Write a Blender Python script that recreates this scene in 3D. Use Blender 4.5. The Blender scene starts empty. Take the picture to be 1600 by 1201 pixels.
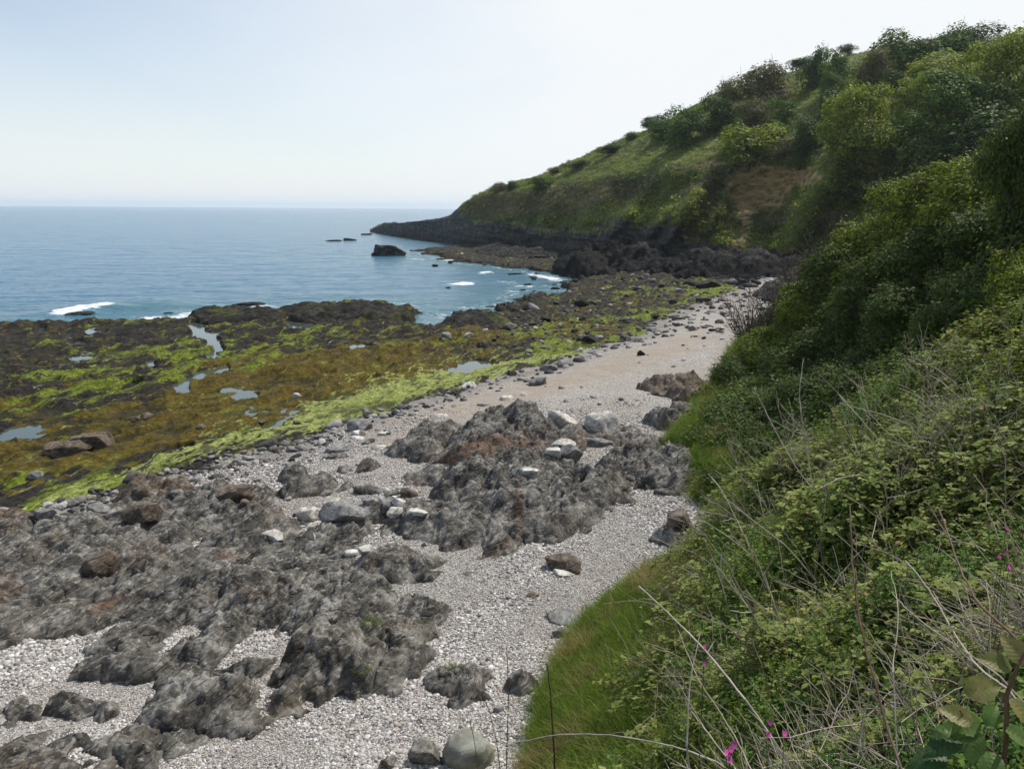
import bpy, math, random
import numpy as np
from mathutils import Matrix, Vector
R = math.radians
rng = np.random.default_rng(7)
random.seed(7)
SC = bpy.context.scene
COL = SC.collection

# ------------------------------------------------------------------ camera
W, H, F = 1600.0, 1201.0, 1200.0
PITCH = math.atan((600.5 - 326) / F)
ROLL = math.atan(0.0071)
CAM = np.array([0.0, 0.0, 10.0])
_r0 = np.array([1., 0, 0]); _u0 = np.array([0, math.sin(PITCH), math.cos(PITCH)]); FWD = np.array([0, math.cos(PITCH), -math.sin(PITCH)])
RGT = math.cos(ROLL) * _r0 + math.sin(ROLL) * _u0
UPV = -math.sin(ROLL) * _r0 + math.cos(ROLL) * _u0
cd = bpy.data.cameras.new('camera'); cam = bpy.data.objects.new('camera', cd); COL.objects.link(cam)
cd.sensor_width = 36; cd.lens = F / W * 36; cd.clip_start = 0.05; cd.clip_end = 30000
m = Matrix.Identity(4)
for i in range(3):
    m[i][0] = RGT[i]; m[i][1] = UPV[i]; m[i][2] = -FWD[i]; m[i][3] = CAM[i]
cam.matrix_world = m
SC.camera = cam

# ------------------------------------------------------------------ sky, sun, exposure
SUN_EL, SUN_AZ = 54.0, 47.0            # azimuth: degrees right of the view direction
HAZE = 0.00013
DENOISE = True
w = bpy.data.worlds.new("World"); SC.world = w; w.use_nodes = True
nt = w.node_tree; nt.nodes.clear()
sky = nt.nodes.new('ShaderNodeTexSky'); sky.sky_type = 'NISHITA'; sky.sun_disc = False
sky.sun_elevation = R(SUN_EL); sky.sun_rotation = R(SUN_AZ)
sky.air_density = 1.0; sky.dust_density = 0.6; sky.ozone_density = 1.0; sky.altitude = 0
bg = nt.nodes.new('ShaderNodeBackground'); bg.inputs[1].default_value = 0.125
out = nt.nodes.new('ShaderNodeOutputWorld')
tc = nt.nodes.new('ShaderNodeTexCoord')
mp = nt.nodes.new('ShaderNodeMapping'); mp.inputs['Scale'].default_value = (1.0, 1.0, 3.2); mp.inputs['Rotation'].default_value = (0.2, 0.15, 0.4)
nz = nt.nodes.new('ShaderNodeTexNoise'); nz.inputs['Scale'].default_value = 1.6; nz.inputs['Detail'].default_value = 5; nz.inputs['Roughness'].default_value = 0.5
nz.inputs['Distortion'].default_value = 0.4
dotn = nt.nodes.new('ShaderNodeVectorMath'); dotn.operation = 'DOT_PRODUCT'
dotn.inputs[1].default_value = (math.sin(R(30)), math.cos(R(30)), 0.1)
ma = nt.nodes.new('ShaderNodeMapRange'); ma.inputs[1].default_value = 0.45; ma.inputs[2].default_value = 1.0; ma.inputs[3].default_value = 0.17; ma.inputs[4].default_value = 1.0
mb = nt.nodes.new('ShaderNodeMapRange'); mb.inputs[1].default_value = 0.38; mb.inputs[2].default_value = 0.66; mb.inputs[3].default_value = -0.04; mb.inputs[4].default_value = 0.16
ad = nt.nodes.new('ShaderNodeMath'); ad.operation = 'ADD'; ad.use_clamp = True
mx = nt.nodes.new('ShaderNodeMix'); mx.data_type = 'RGBA'
mx.inputs['B'].default_value = (6.9, 7.15, 7.3, 1)
L = nt.links.new
L(tc.outputs['Generated'], mp.inputs[0]); L(mp.outputs[0], nz.inputs[0]); L(tc.outputs['Generated'], dotn.inputs[0])
L(dotn.outputs['Value'], ma.inputs[0]); L(nz.outputs[0], mb.inputs[0]); L(ma.outputs[0], ad.inputs[0]); L(mb.outputs[0], ad.inputs[1])
sz0 = nt.nodes.new('ShaderNodeSeparateXYZ'); L(tc.outputs['Generated'], sz0.inputs[0])
mh = nt.nodes.new('ShaderNodeMapRange'); mh.inputs[1].default_value = 0.0; mh.inputs[2].default_value = 0.30; mh.inputs[3].default_value = 0.85; mh.inputs[4].default_value = 0.0; L(sz0.outputs[2], mh.inputs[0])
mxx_ = nt.nodes.new('ShaderNodeMath'); mxx_.operation = 'MAXIMUM'; L(ad.outputs[0], mxx_.inputs[0]); L(mh.outputs[0], mxx_.inputs[1])
L(mxx_.outputs[0], mx.inputs['Factor']); L(sky.outputs[0], mx.inputs['A']); L(mx.outputs['Result'], bg.inputs[0]); L(bg.outputs[0], out.inputs[0])

sd = bpy.data.lights.new('sun', 'SUN'); sd.energy = 4.0; sd.angle = R(0.6); sd.color = (1, 0.95, 0.87)
sun = bpy.data.objects.new('sun', sd); COL.objects.link(sun)
sdir = Vector((math.sin(R(SUN_AZ)) * math.cos(R(SUN_EL)), math.cos(R(SUN_AZ)) * math.cos(R(SUN_EL)), math.sin(R(SUN_EL))))
sun.rotation_euler = sdir.to_track_quat('Z', 'Y').to_euler()
SC.view_settings.view_transform = 'Standard'; SC.view_settings.look = 'None'
SC.view_settings.exposure = 0.10; SC.view_settings.gamma = 1
SC.cycles.use_denoising = DENOISE; SC.cycles.denoising_prefilter = 'ACCURATE'; SC.cycles.max_bounces = 6; SC.cycles.diffuse_bounces = 3; SC.cycles.glossy_bounces = 3
SC.cycles.transmission_bounces = 4; SC.cycles.transparent_max_bounces = 6; SC.cycles.volume_bounces = 1
SC.cycles.caustics_reflective = False; SC.cycles.caustics_refractive = False

# ------------------------------------------------------------------ projection helpers
def ray(px, py):
    px = np.asarray(px, float); py = np.asarray(py, float)
    a = (px - W / 2) / F; b = (H / 2 - py) / F
    return FWD + a[..., None] * RGT + b[..., None] * UPV
def at_z(px, py, z):
    d = ray(px, py); t = (np.asarray(z, float) - CAM[2]) / d[..., 2]
    return CAM + d * t[..., None]
def at_d(px, py, depth):
    d = ray(px, py); t = np.asarray(depth, float) / d[..., 1]
    return CAM + d * t[..., None]
def proj(P):
    q = np.asarray(P, float) - CAM
    c = q @ FWD; c = np.where(c < 0.2, 0.2, c)
    return W / 2 + F * (q @ RGT) / c, H / 2 - F * (q @ UPV) / c

# ------------------------------------------------------------------ noise
def _h(ix, iy, iz, seed):
    n = (ix.astype(np.int64) * 374761393 + iy.astype(np.int64) * 668265263 + iz * 2147483647 + seed * 1274126177) & 0xFFFFFFFF
    n = ((n ^ (n >> 13)) * 1274126177) & 0xFFFFFFFF
    n = (n ^ (n >> 16)) & 0xFFFFFFFF
    return n
def perlin(x, y, seed=0):
    x = np.asarray(x, float); y = np.asarray(y, float)
    ix = np.floor(x); iy = np.floor(y); fx = x - ix; fy = y - iy
    u = fx * fx * fx * (fx * (fx * 6 - 15) + 10); v = fy * fy * fy * (fy * (fy * 6 - 15) + 10)
    def g(ax, ay, dx, dy):
        a = _h(ax, ay, 0, seed) * (2 * math.pi / 4294967296.0)
        return np.cos(a) * dx + np.sin(a) * dy
    n00 = g(ix, iy, fx, fy); n10 = g(ix + 1, iy, fx - 1, fy)
    n01 = g(ix, iy + 1, fx, fy - 1); n11 = g(ix + 1, iy + 1, fx - 1, fy - 1)
    return (n00 * (1 - u) + n10 * u) * (1 - v) + (n01 * (1 - u) + n11 * u) * v * 1.0
def fbm(x, y, octv=4, seed=0, gain=0.5):
    s = 0; a = 1.0
    for k in range(octv):
        s = s + a * perlin(x * 2 ** k + 17.3 * k, y * 2 ** k - 9.1 * k, seed + k * 7); a *= gain
    return s * 1.4
def ridged(x, y, octv=4, seed=0, gain=0.5):
    s = 0; a = 1.0
    for k in range(octv):
        s = s + a * (1 - np.abs(perlin(x * 2 ** k, y * 2 ** k, seed + k * 5)) * 2.6); a *= gain
    return s / 2
def voro(x, y, seed=0):
    ix = np.floor(x); iy = np.floor(y); f1 = np.full(x.shape, 9.0); f2 = f1.copy(); cid = np.zeros(x.shape)
    for dx in (-1, 0, 1):
        for dy in (-1, 0, 1):
            h1 = _h(ix + dx, iy + dy, 1, seed) / 4294967296.0; h2 = _h(ix + dx, iy + dy, 2, seed) / 4294967296.0
            d = np.hypot(ix + dx + h1 - x, iy + dy + h2 - y)
            n = d < f1
            f2 = np.where(n, f1, np.minimum(f2, d)); cid = np.where(n, h1 * 0.5 + h2 * 0.5, cid); f1 = np.where(n, d, f1)
    return f1, f2, cid
def facets(x, y, size, seed, ang=None, along=1.8):
    """broken plates: each cell is a tilted plane with its own height"""
    c_, s_ = math.cos(STRIKE if ang is None else ang), math.sin(STRIKE if ang is None else ang)
    u = (x * c_ - y * s_) / size + 31.7; v = (x * s_ + y * c_) / (size * along)
    u = u + .22 * fbm(u * .8, v * .8, 3, seed + 1); v = v + .22 * fbm(u * .8 + 7, v * .8, 3, seed + 2)
    iu = np.floor(u); iv = np.floor(v); out_ = np.full(u.shape, -9.0)
    for du in (-1, 0, 1):
        for dv in (-1, 0, 1):
            a = _h(iu + du, iv + dv, 1, seed) / 4294967296.0; b = _h(iu + du, iv + dv, 2, seed) / 4294967296.0
            ex = u - (iu + du + a); ey = v - (iv + dv + b); d = np.maximum(np.hypot(ex, ey), (np.abs(ex) + np.abs(ey)) * .82)
            g1 = _h(iu + du, iv + dv, 3, seed) / 4294967296.0 - .35; g2 = _h(iu + du, iv + dv, 4, seed) / 4294967296.0 - .5; h0 = _h(iu + du, iv + dv, 5, seed) / 4294967296.0 - .5
            out_ = np.maximum(out_, h0 * .55 + .50 * g1 * ex + .50 * g2 * ey - 2.6 * np.maximum(0, d - .58))
    return (out_ + .1) * size
STRIKE = 0.47
def sstep(a, b, x):
    t = np.clip((x - a) / (b - a), 0, 1); return t * t * (3 - 2 * t)
def poly_sd(poly, x, y):
    poly = np.asarray(poly, float); n = len(poly)
    best = np.full(x.shape, 1e18); ins = np.zeros(x.shape, bool)
    for i in range(n):
        ax, ay = poly[i]; bx, by = poly[(i + 1) % n]
        ex, ey = bx - ax, by - ay
        t = np.clip(((x - ax) * ex + (y - ay) * ey) / (ex * ex + ey * ey + 1e-12), 0, 1)
        best = np.minimum(best, (x - ax - t * ex) ** 2 + (y - ay - t * ey) ** 2)
        c = ((ay > y) != (by > y)) & (x < ex * (y - ay) / (ey if abs(ey) > 1e-12 else 1e-12) + ax)
        ins ^= c
    return np.where(ins, 1, -1) * np.sqrt(best)
class RBF:
    def __init__(s, P, smooth=0.0):
        P = np.asarray(P, float); s.c = P[:, :2]; n = len(P)
        d = np.hypot(s.c[:, None, 0] - s.c[None, :, 0], s.c[:, None, 1] - s.c[None, :, 1])
        A = np.zeros((n + 3, n + 3)); A[:n, :n] = d + np.eye(n) * -smooth
        A[:n, n] = 1; A[:n, n + 1:] = s.c; A[n, :n] = 1; A[n + 1:, :n] = s.c.T
        b = np.zeros(n + 3); b[:n] = P[:, 2]; s.w = np.linalg.solve(A, b)
    def __call__(s, x, y):
        x = np.asarray(x, float); y = np.asarray(y, float)
        r = s.w[-3] + s.w[-2] * x + s.w[-1] * y
        for i, (cx, cy) in enumerate(s.c):
            r = r + s.w[i] * np.hypot(np.hypot(x - cx, y - cy), 0.0)
        return r
def blobs(px, py, lst, warp=0):
    s = np.zeros(px.shape)
    for (cx, cy, rx, ry, rot, wt) in lst:
        c, q = math.cos(R(rot)), math.sin(R(rot))
        dx, dy = px - cx, -(py - cy)
        u = (dx * c + dy * q) / rx; v = (-dx * q + dy * c) / ry
        s = s + wt * np.exp(-(u * u + v * v) ** 1.3)
    return s

# ------------------------------------------------------------------ object helpers
def tag(o, label=None, cat=None, group=None, kind=None):
    if label: o['label'] = label
    if cat: o['category'] = cat
    if group: o['group'] = group
    if kind: o['kind'] = kind
    return o
def mesh_np(name, V, faces, mat=None, attrs=None, smooth=True, link=True, parent=None, mats=None, midx=None):
    """faces: array (n,3) or (n,4)"""
    me = bpy.data.meshes.new(name)
    V = np.ascontiguousarray(V, np.float32); faces = np.ascontiguousarray(faces, np.int32)
    k = faces.shape[1]; n = len(faces)
    me.vertices.add(len(V)); me.vertices.foreach_set('co', V.ravel())
    me.loops.add(n * k); me.loops.foreach_set('vertex_index', faces.ravel())
    me.polygons.add(n); me.polygons.foreach_set('loop_start', np.arange(0, n * k, k, dtype=np.int32))
    me.polygons.foreach_set('loop_total', np.full(n, k, np.int32))
    if smooth: me.polygons.foreach_set('use_smooth', np.ones(n, bool))
    for an, av in (attrs or {}).items():
        av = np.asarray(av, np.float32)
        if av.ndim == 1:
            a = me.attributes.new(an, 'FLOAT', 'POINT'); a.data.foreach_set('value', av)
        else:
            if av.shape[1] == 3: av = np.concatenate([av, np.ones((len(av), 1), np.float32)], 1)
            a = me.attributes.new(an, 'FLOAT_COLOR', 'POINT'); a.data.foreach_set('color', np.ascontiguousarray(av).ravel())
    for mm in (mats or ([mat] if mat else [])): me.materials.append(mm)
    if midx is not None: me.polygons.foreach_set('material_index', np.asarray(midx, np.int32))
    me.update(calc_edges=True); me.validate()
    o = bpy.data.objects.new(name, me)
    if link: COL.objects.link(o)
    if parent is not None: o.parent = parent
    return o
def grid_faces(nu, nv, keep=None):
    i = np.arange(nu * nv).reshape(nu, nv)
    f = np.stack([i[:-1, :-1], i[1:, :-1], i[1:, 1:], i[:-1, 1:]], -1).reshape(-1, 4)
    if keep is not None:
        f = f[keep.ravel()[f].any(1)]
    return f
def compact(V, f, attrs=None):
    u, inv = np.unique(f, return_inverse=True)
    a = {k: np.asarray(v)[u] for k, v in (attrs or {}).items()}
    return V[u], inv.reshape(f.shape), a
def empty(name, loc):
    o = bpy.data.objects.new(name, None); COL.objects.link(o); o.location = tuple(float(v) for v in loc); o.empty_display_size = 0.2; return o

# ------------------------------------------------------------------ material helper
class NT:
    def __init__(s, name):
        s.m = bpy.data.materials.new(name); s.m.use_nodes = True; s.t = s.m.node_tree; s.t.nodes.clear()
        s.out = s.t.nodes.new('ShaderNodeOutputMaterial')
        s.b = s.t.nodes.new('ShaderNodeBsdfPrincipled'); s.t.links.new(s.b.outputs[0], s.out.inputs[0])
        s.tc = s.t.nodes.new('ShaderNodeTexCoord'); s.geo = s.t.nodes.new('ShaderNodeNewGeometry')
    def n(s, ty, **kw):
        x = s.t.nodes.new('ShaderNode' + ty)
        for k, v in kw.items(): setattr(x, k, v)
        return x
    def l(s, a, b): s.t.links.new(a, b)
    def put(s, sock, v):
        if hasattr(v, 'node'): s.l(v, sock)
        else: sock.default_value = v if not isinstance(v, tuple) or len(v) != 3 or sock.type != 'RGBA' else (*v, 1)
    def pos(s): return s.geo.outputs['Position']
    def map(s, v, scale=(1, 1, 1), rot=(0, 0, 0)):
        x = s.n('Mapping'); s.l(v, x.inputs[0]); x.inputs['Scale'].default_value = scale; x.inputs['Rotation'].default_value = rot; return x.outputs[0]
    def noise(s, v, scale, detail=4, rough=0.55, dist=0):
        x = s.n('TexNoise'); s.l(v, x.inputs['Vector']); x.inputs['Scale'].default_value = scale
        x.inputs['Detail'].default_value = detail; x.inputs['Roughness'].default_value = rough; x.inputs['Distortion'].default_value = dist; return x.outputs[0]
    def voro(s, v, scale, feature='F1', rnd=1.0):
        x = s.n('TexVoronoi', feature=feature); s.l(v, x.inputs['Vector']); x.inputs['Scale'].default_value = scale; x.inputs['Randomness'].default_value = rnd; return x
    def ramp(s, v, stops, interp='LINEAR'):
        x = s.n('ValToRGB'); s.l(v, x.inputs[0]); cr = x.color_ramp; cr.interpolation = interp
        while len(cr.elements) < len(stops): cr.elements.new(0.5)
        for e, (p, c) in zip(cr.elements, stops):
            e.position = p; e.color = (*c, 1) if isinstance(c, tuple) else (c, c, c, 1)
        return x.outputs[0]
    def rng(s, v, a, b, c=0.0, d=1.0):
        x = s.n('MapRange'); s.put(x.inputs[0], v)
        for i, q in enumerate((a, b, c, d)): x.inputs[i + 1].default_value = q
        return x.outputs[0]
    def mix(s, f, a, b, blend='MIX'):
        x = s.n('Mix', data_type='RGBA', blend_type=blend); s.put(x.inputs['Factor'], f); s.put(x.inputs['A'], a); s.put(x.inputs['B'], b); return x.outputs['Result']
    def math(s, op, a, b=0.0, clamp=False):
        x = s.n('Math', operation=op); x.use_clamp = clamp; s.put(x.inputs[0], a); s.put(x.inputs[1], b); return x.outputs[0]
    def attr(s, name):
        x = s.n('Attribute'); x.attribute_name = name; return x
    def sep(s, v):
        x = s.n('SeparateColor'); s.l(v, x.inputs[0]); return x.outputs
    def bump(s, h, strength=1.0, dist=0.02, normal=None):
        x = s.n('Bump'); s.l(h, x.inputs['Height']); x.inputs['Strength'].default_value = strength; x.inputs['Distance'].default_value = dist
        if normal is not None: s.l(normal, x.inputs['Normal'])
        return x.outputs[0]
    def done(s, color, rough=0.9, normal=None, spec=0.3):
        s.put(s.b.inputs['Base Color'], color); s.put(s.b.inputs['Roughness'], rough); s.put(s.b.inputs['Specular IOR Level'], spec)
        if normal is not None: s.l(normal, s.b.inputs['Normal'])
        return s.m

STRIKE = 0.47   # radians right of +Y
def strata_vec(k, v, sc=(1.3, 0.75, 1.9)):
    """coordinates stretched along the strike"""
    return k.map(k.map(v, rot=(0, 0.5, STRIKE)), scale=sc)

def rock_material(name, dark, mid, light, stain=(0.22, 0.11, 0.045), stain_amt=0.5, sc=1.0, bump=1.0, spec=0.35, flecks=True, zdark=None, chip=1.0):
    k = NT(name); p = k.pos()
    sv = strata_vec(k, p)
    n1 = k.noise(sv, 1.6 * sc, 8, 0.66, 0.15)
    n2 = k.noise(p, 3.5 * sc, 6, 0.65)
    n3 = k.noise(p, 0.5 * sc, 3, 0.5)
    c = k.ramp(n1, [(0.39, dark), (0.50, mid), (0.63, light)])
    c = k.mix(k.rng(n2, 0.35, 0.75, 0, 0.55), c, mid)
    fw = k.n('VectorMath', operation='ADD'); k.l(k.map(k.map(p, rot=(0, 0.45, STRIKE)), scale=(1.5, .8, 2.4)), fw.inputs[0])
    fn_ = k.n('TexNoise'); k.l(p, fn_.inputs['Vector']); fn_.inputs['Scale'].default_value = 3 * sc; fn_.inputs['Detail'].default_value = 4
    fs_ = k.n('VectorMath', operation='SCALE'); k.l(fn_.outputs['Color'], fs_.inputs[0]); fs_.inputs['Scale'].default_value = .45 / sc; k.l(fs_.outputs[0], fw.inputs[1])
    ch1 = k.voro(fw.outputs[0], 3.2 * sc); ch2 = k.voro(fw.outputs[0], 9.5 * sc)
    chv = k.math('ADD', k.math('MULTIPLY', k.sep(ch1.outputs['Color'])[0], .45), k.math('MULTIPLY', k.sep(ch2.outputs['Color'])[0], .45))
    c = k.mix(chip, c, k.ramp(chv, [(0.1, 0.55), (0.8, 1.0)]), 'MULTIPLY'); c = k.mix(k.rng(chv, .62, .85, 0, .55), c, light)
    st = k.math('MULTIPLY', k.rng(n3, 0.52, 0.72), k.rng(k.noise(p, 1.9 * sc, 5, 0.6), 0.42, 0.65))
    c = k.mix(k.math('MULTIPLY', st, stain_amt), c, stain)
    if flecks:
        f = k.rng(k.noise(p, 7 * sc, 5, 0.75), 0.58, 0.70)
        c = k.mix(k.math('MULTIPLY', f, 0.55), c, (min(1, light[0] * 1.9), min(1, light[1] * 1.9), min(1, light[2] * 1.85)))
    at = k.attr('stain'); c = k.mix(k.math('MULTIPLY', at.outputs['Fac'], k.rng(n2, 0.40, 0.56, 0.1, 1.0), True), c, (0.16, 0.078, 0.035))
    if zdark:
        sz = k.n('SeparateXYZ'); k.l(p, sz.inputs[0])
        c = k.mix(k.rng(k.math('ADD', sz.outputs[2], k.math('MULTIPLY', k.math('SUBTRACT', n2, 0.5), 2.0)), zdark[0], zdark[1], .92, 0), c, (0.012, 0.012, 0.012))
    hgt = k.math('ADD', k.math('MULTIPLY', n1, 1.0), k.math('MULTIPLY', n2, 0.5))
    cr = k.voro(k.map(k.map(p, rot=(0, 0.5, STRIKE)), scale=(1.2, 0.8, 2.6)), 2.4 * sc, 'DISTANCE_TO_EDGE')
    hgt = k.math('ADD', hgt, k.math('MULTIPLY', k.rng(cr.outputs[0], 0.0, 0.08), 0.25))
    hgt = k.math('ADD', hgt, k.math('ADD', k.math('MULTIPLY', k.sep(ch1.outputs['Color'])[1], .55), k.math('MULTIPLY', k.sep(ch2.outputs['Color'])[1], .30)))
    b = k.bump(hgt, 0.9 * bump, 0.07 / sc)
    b = k.bump(k.noise(k.map(p, scale=(1, 1, 1.8)), 9 * sc, 6, 0.72), 0.6 * bump, 0.035 / sc, b)
    return k.done(c, k.rng(n2, 0.3, 0.8, 0.65, 0.95), b, spec)

M = {}
M['rock'] = rock_material('grey_schist', (0.034, 0.031, 0.026), (0.128, 0.118, 0.099), (0.35, 0.335, 0.30), (0.17, 0.125, 0.075), 0.6)
M['rock_dark'] = rock_material('dark_wet_rock', (0.012, 0.012, 0.012), (0.035, 0.033, 0.031), (0.09, 0.09, 0.088), (0.06, 0.05, 0.03), 0.35, 0.35, 1.3, spec=.12)
M['rock_weed'] = rock_material('weedy_black_rock', (0.008, 0.008, 0.007), (0.022, 0.020, 0.015), (0.055, 0.05, 0.035), (0.10, 0.13, 0.012), 1.0, 0.5, 1.0, spec=.15, flecks=False)
M['rock_ledge'] = rock_material('black_based_ledge_rock', (0.012, 0.012, 0.011), (0.030, 0.029, 0.027), (0.11, 0.105, 0.095), (0.12, 0.09, 0.06), 0.35, 0.35, 1.1, spec=.08, zdark=(3.4, 5.0))
M['rock_brown'] = rock_material('brown_rock', (0.06, 0.045, 0.032), (0.15, 0.115, 0.08), (0.26, 0.21, 0.16), (0.2, 0.11, 0.05), 0.4)
M['rock_pale'] = rock_material('pale_rock', (0.20, 0.175, 0.14), (0.52, 0.49, 0.43), (0.76, 0.74, 0.69), (0.3, 0.22, 0.13), 0.25, 2.0, 0.7, chip=0.2)
M['rock_grey'] = rock_material('grey_rock', (0.10, 0.10, 0.095), (0.23, 0.225, 0.21), (0.36, 0.355, 0.34), (0.24, 0.18, 0.12), 0.3, 1.4, 0.7)
M['rock_green'] = rock_material('smooth_green_grey_stone', (0.17, 0.175, 0.14), (0.27, 0.275, 0.225), (0.36, 0.36, 0.31), (0.27, 0.25, 0.16), 0.3, 0.8, 0.25, flecks=False)

# ================================================================== GROUND MODEL
ST = np.array([math.sin(STRIKE), math.cos(STRIKE)]); DN = np.array([math.cos(STRIKE), -math.sin(STRIKE)])
def strata(x, y, seed=0):
    """jagged tilted beds; about -0.5..1, unit metre scale"""
    s = x * ST[0] + y * ST[1]; n = x * DN[0] + y * DN[1]
    wv = 0.28 * fbm(x * 0.45, y * 0.45, 3, seed + 3); n = n + wv
    h = 0
    for L_, A_, sd_ in ((1.7, 0.42, 1), (0.72, 0.30, 2), (0.30, 0.16, 3), (0.13, 0.07, 4)):
        t = n / L_ + 0.8 * fbm(s * 0.35 / L_ + 5 * sd_, n * 0.6 / L_, 2, seed + sd_ * 11)
        fr = t - np.floor(t)
        ht = _h(np.floor(t), np.floor(s / (L_ * 3.2) + np.floor(t) * 0.37), 3, seed + sd_) / 4294967296.0
        saw = np.where(fr < 0.78, fr / 0.78, (1 - fr) / 0.22)
        h = h + A_ * (saw * (0.35 + 0.65 * ht) + 0.35 * ht)
    return h

land_px = [(-900, 560), (-400, 528), (-150, 517), (0, 512), (70, 508), (150, 504), (215, 502), (280, 500), (296, 497), (300, 489), (325, 485), (362, 484), (400, 486), (436, 489), (446, 484),
           (480, 480), (520, 477), (575, 476), (603, 478), (612, 487), (648, 490), (650, 497), (638, 511), (655, 516), (675, 518), (690, 515), (692, 501), (715, 494), (745, 497), (775, 500), (800, 497), (815, 490),
           (790, 487), (760, 484), (800, 478), (830, 474), (812, 464), (838, 456), (870, 462), (905, 458), (880, 447), (915, 442), (890, 432), (850, 426), (790, 417), (730, 411), (700, 404), (668, 396), (650, 392), (700, 388), (735, 385),
           (700, 379), (650, 376), (640, 372), (600, 366), (588, 360), (600, 353), (680, 346)]
lp = at_z([a[0] for a in land_px], [a[1] for a in land_px], np.zeros(len(land_px)))[:, :2].tolist()
lp = lp + [(150, 900), (900, 900), (900, -200), (-200, -200), (-200, 30)]
LAND = np.array(lp)
zc = [(0, 514, .25), (0, 560, .45), (0, 620, .5), (0, 700, .6), (0, 800, .95), (150, 507, .3), (300, 500, .35), (300, 560, .4), (300, 620, .5), (250, 740, 1.0), (480, 690, 1.1), (500, 490, .5), (600, 484, .6), (635, 498, .55), (600, 540, .6),
      (600, 600, .8), (450, 600, .65), (700, 612, 1.05), (850, 577, 1.15), (1000, 522, 1.2), (1150, 462, 1.6), (1230, 436, 2.2), (900, 490, .6), (760, 500, .4), (1000, 455, .9), (760, 530, .7),
      (-300, 800, 1.1), (-300, 600, .5), (-300, 1000, 2.0), (-300, 1200, 2.4), (0, 850, 1.4), (0, 1000, 1.9), (0, 1201, 2.4), (300, 800, 1.35), (500, 750, 1.5), (500, 900, 1.85), (500, 1100, 2.15), (800, 1190, 2.5), (700, 700, 1.6),
      (900, 620, 1.7), (1000, 700, 2.1), (1100, 600, 2.2), (1150, 520, 2.3), (1050, 820, 2.4), (850, 850, 2.05), (900, 950, 2.3), (700, 1000, 2.15), (690, 398, .3), (850, 405, .6), (850, 430, .3), (870, 460, .3), (1000, 405, 1.0), (1200, 405, 2.2), (750, 372, .4), (620, 363, .3)]
zp = at_z([a[0] for a in zc], [a[1] for a in zc], [a[2] for a in zc])
GZ = RBF([tuple(p) for p in zp] + [(-8, 3, 2.6), (5, 3, 3.0), (20, 10, 3), (60, 60, 4), (-30, 0, 2.2), (100, 120, 4), (150, 300, 4), (-120, 60, .3)], 2.0)

# (cx,cy,rx,ry,rot,weight) in photograph pixels, laid on the ground once
POOLS = [  # px, py, rx, ry, rot, depth
    (318, 520, 22, 11, -25, 1.2), (330, 538, 14, 13, -60, 1.2), (312, 508, 13, 5, 0, 1), (314, 586, 38, 7, 18, 1), (292, 596, 11, 17, -48, 1.2), (345, 577, 12, 7, 30, 1),
    (470, 506, 32, 6, -8, 1.2), (562, 539, 30, 5.5, -2, 1), (200, 598, 26, 6, 2, 1), (20, 675, 34, 8, 3, 1), (388, 616, 26, 7, -6, 1), (142, 587, 18, 4, 0, .8), (240, 562, 22, 4, 18, .8),
    (432, 662, 28, 8, 20, .9), (285, 701, 26, 6, 5, .9), (735, 569, 36, 6.5, 10, 1), (652, 591, 16, 4, 0, .8), (540, 612, 14, 4, 0, .8), (466, 641, 14, 5, 0, .8), (250, 738, 30, 5, 12, .8),
    (128, 556, 12, 3, 0, .7), (125, 533, 14, 3, 0, .7), (65, 512, 14, 3, 0, .6), (160, 517, 14, 3, 0, .7), (1000, 533, 22, 3.5, -5, .9), (400, 640, 20, 5, 8, .8)]

shelf_edge = [(-300, 830), (0, 806), (110, 795), (220, 762), (300, 738), (400, 712), (480, 690), (560, 655), (640, 630), (700, 612), (780, 588), (850, 576), (930, 548), (1010, 526), (1030, 500), (1090, 480), (1150, 460), (1200, 437)]
se = at_z([a[0] for a in shelf_edge], [a[1] for a in shelf_edge], np.full(len(shelf_edge), 1.1))[:, :2].tolist()
SHELF = np.array(se + [(70, 95), (200, 300), (0, 900), (-400, 900), (-400, 20)])

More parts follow.
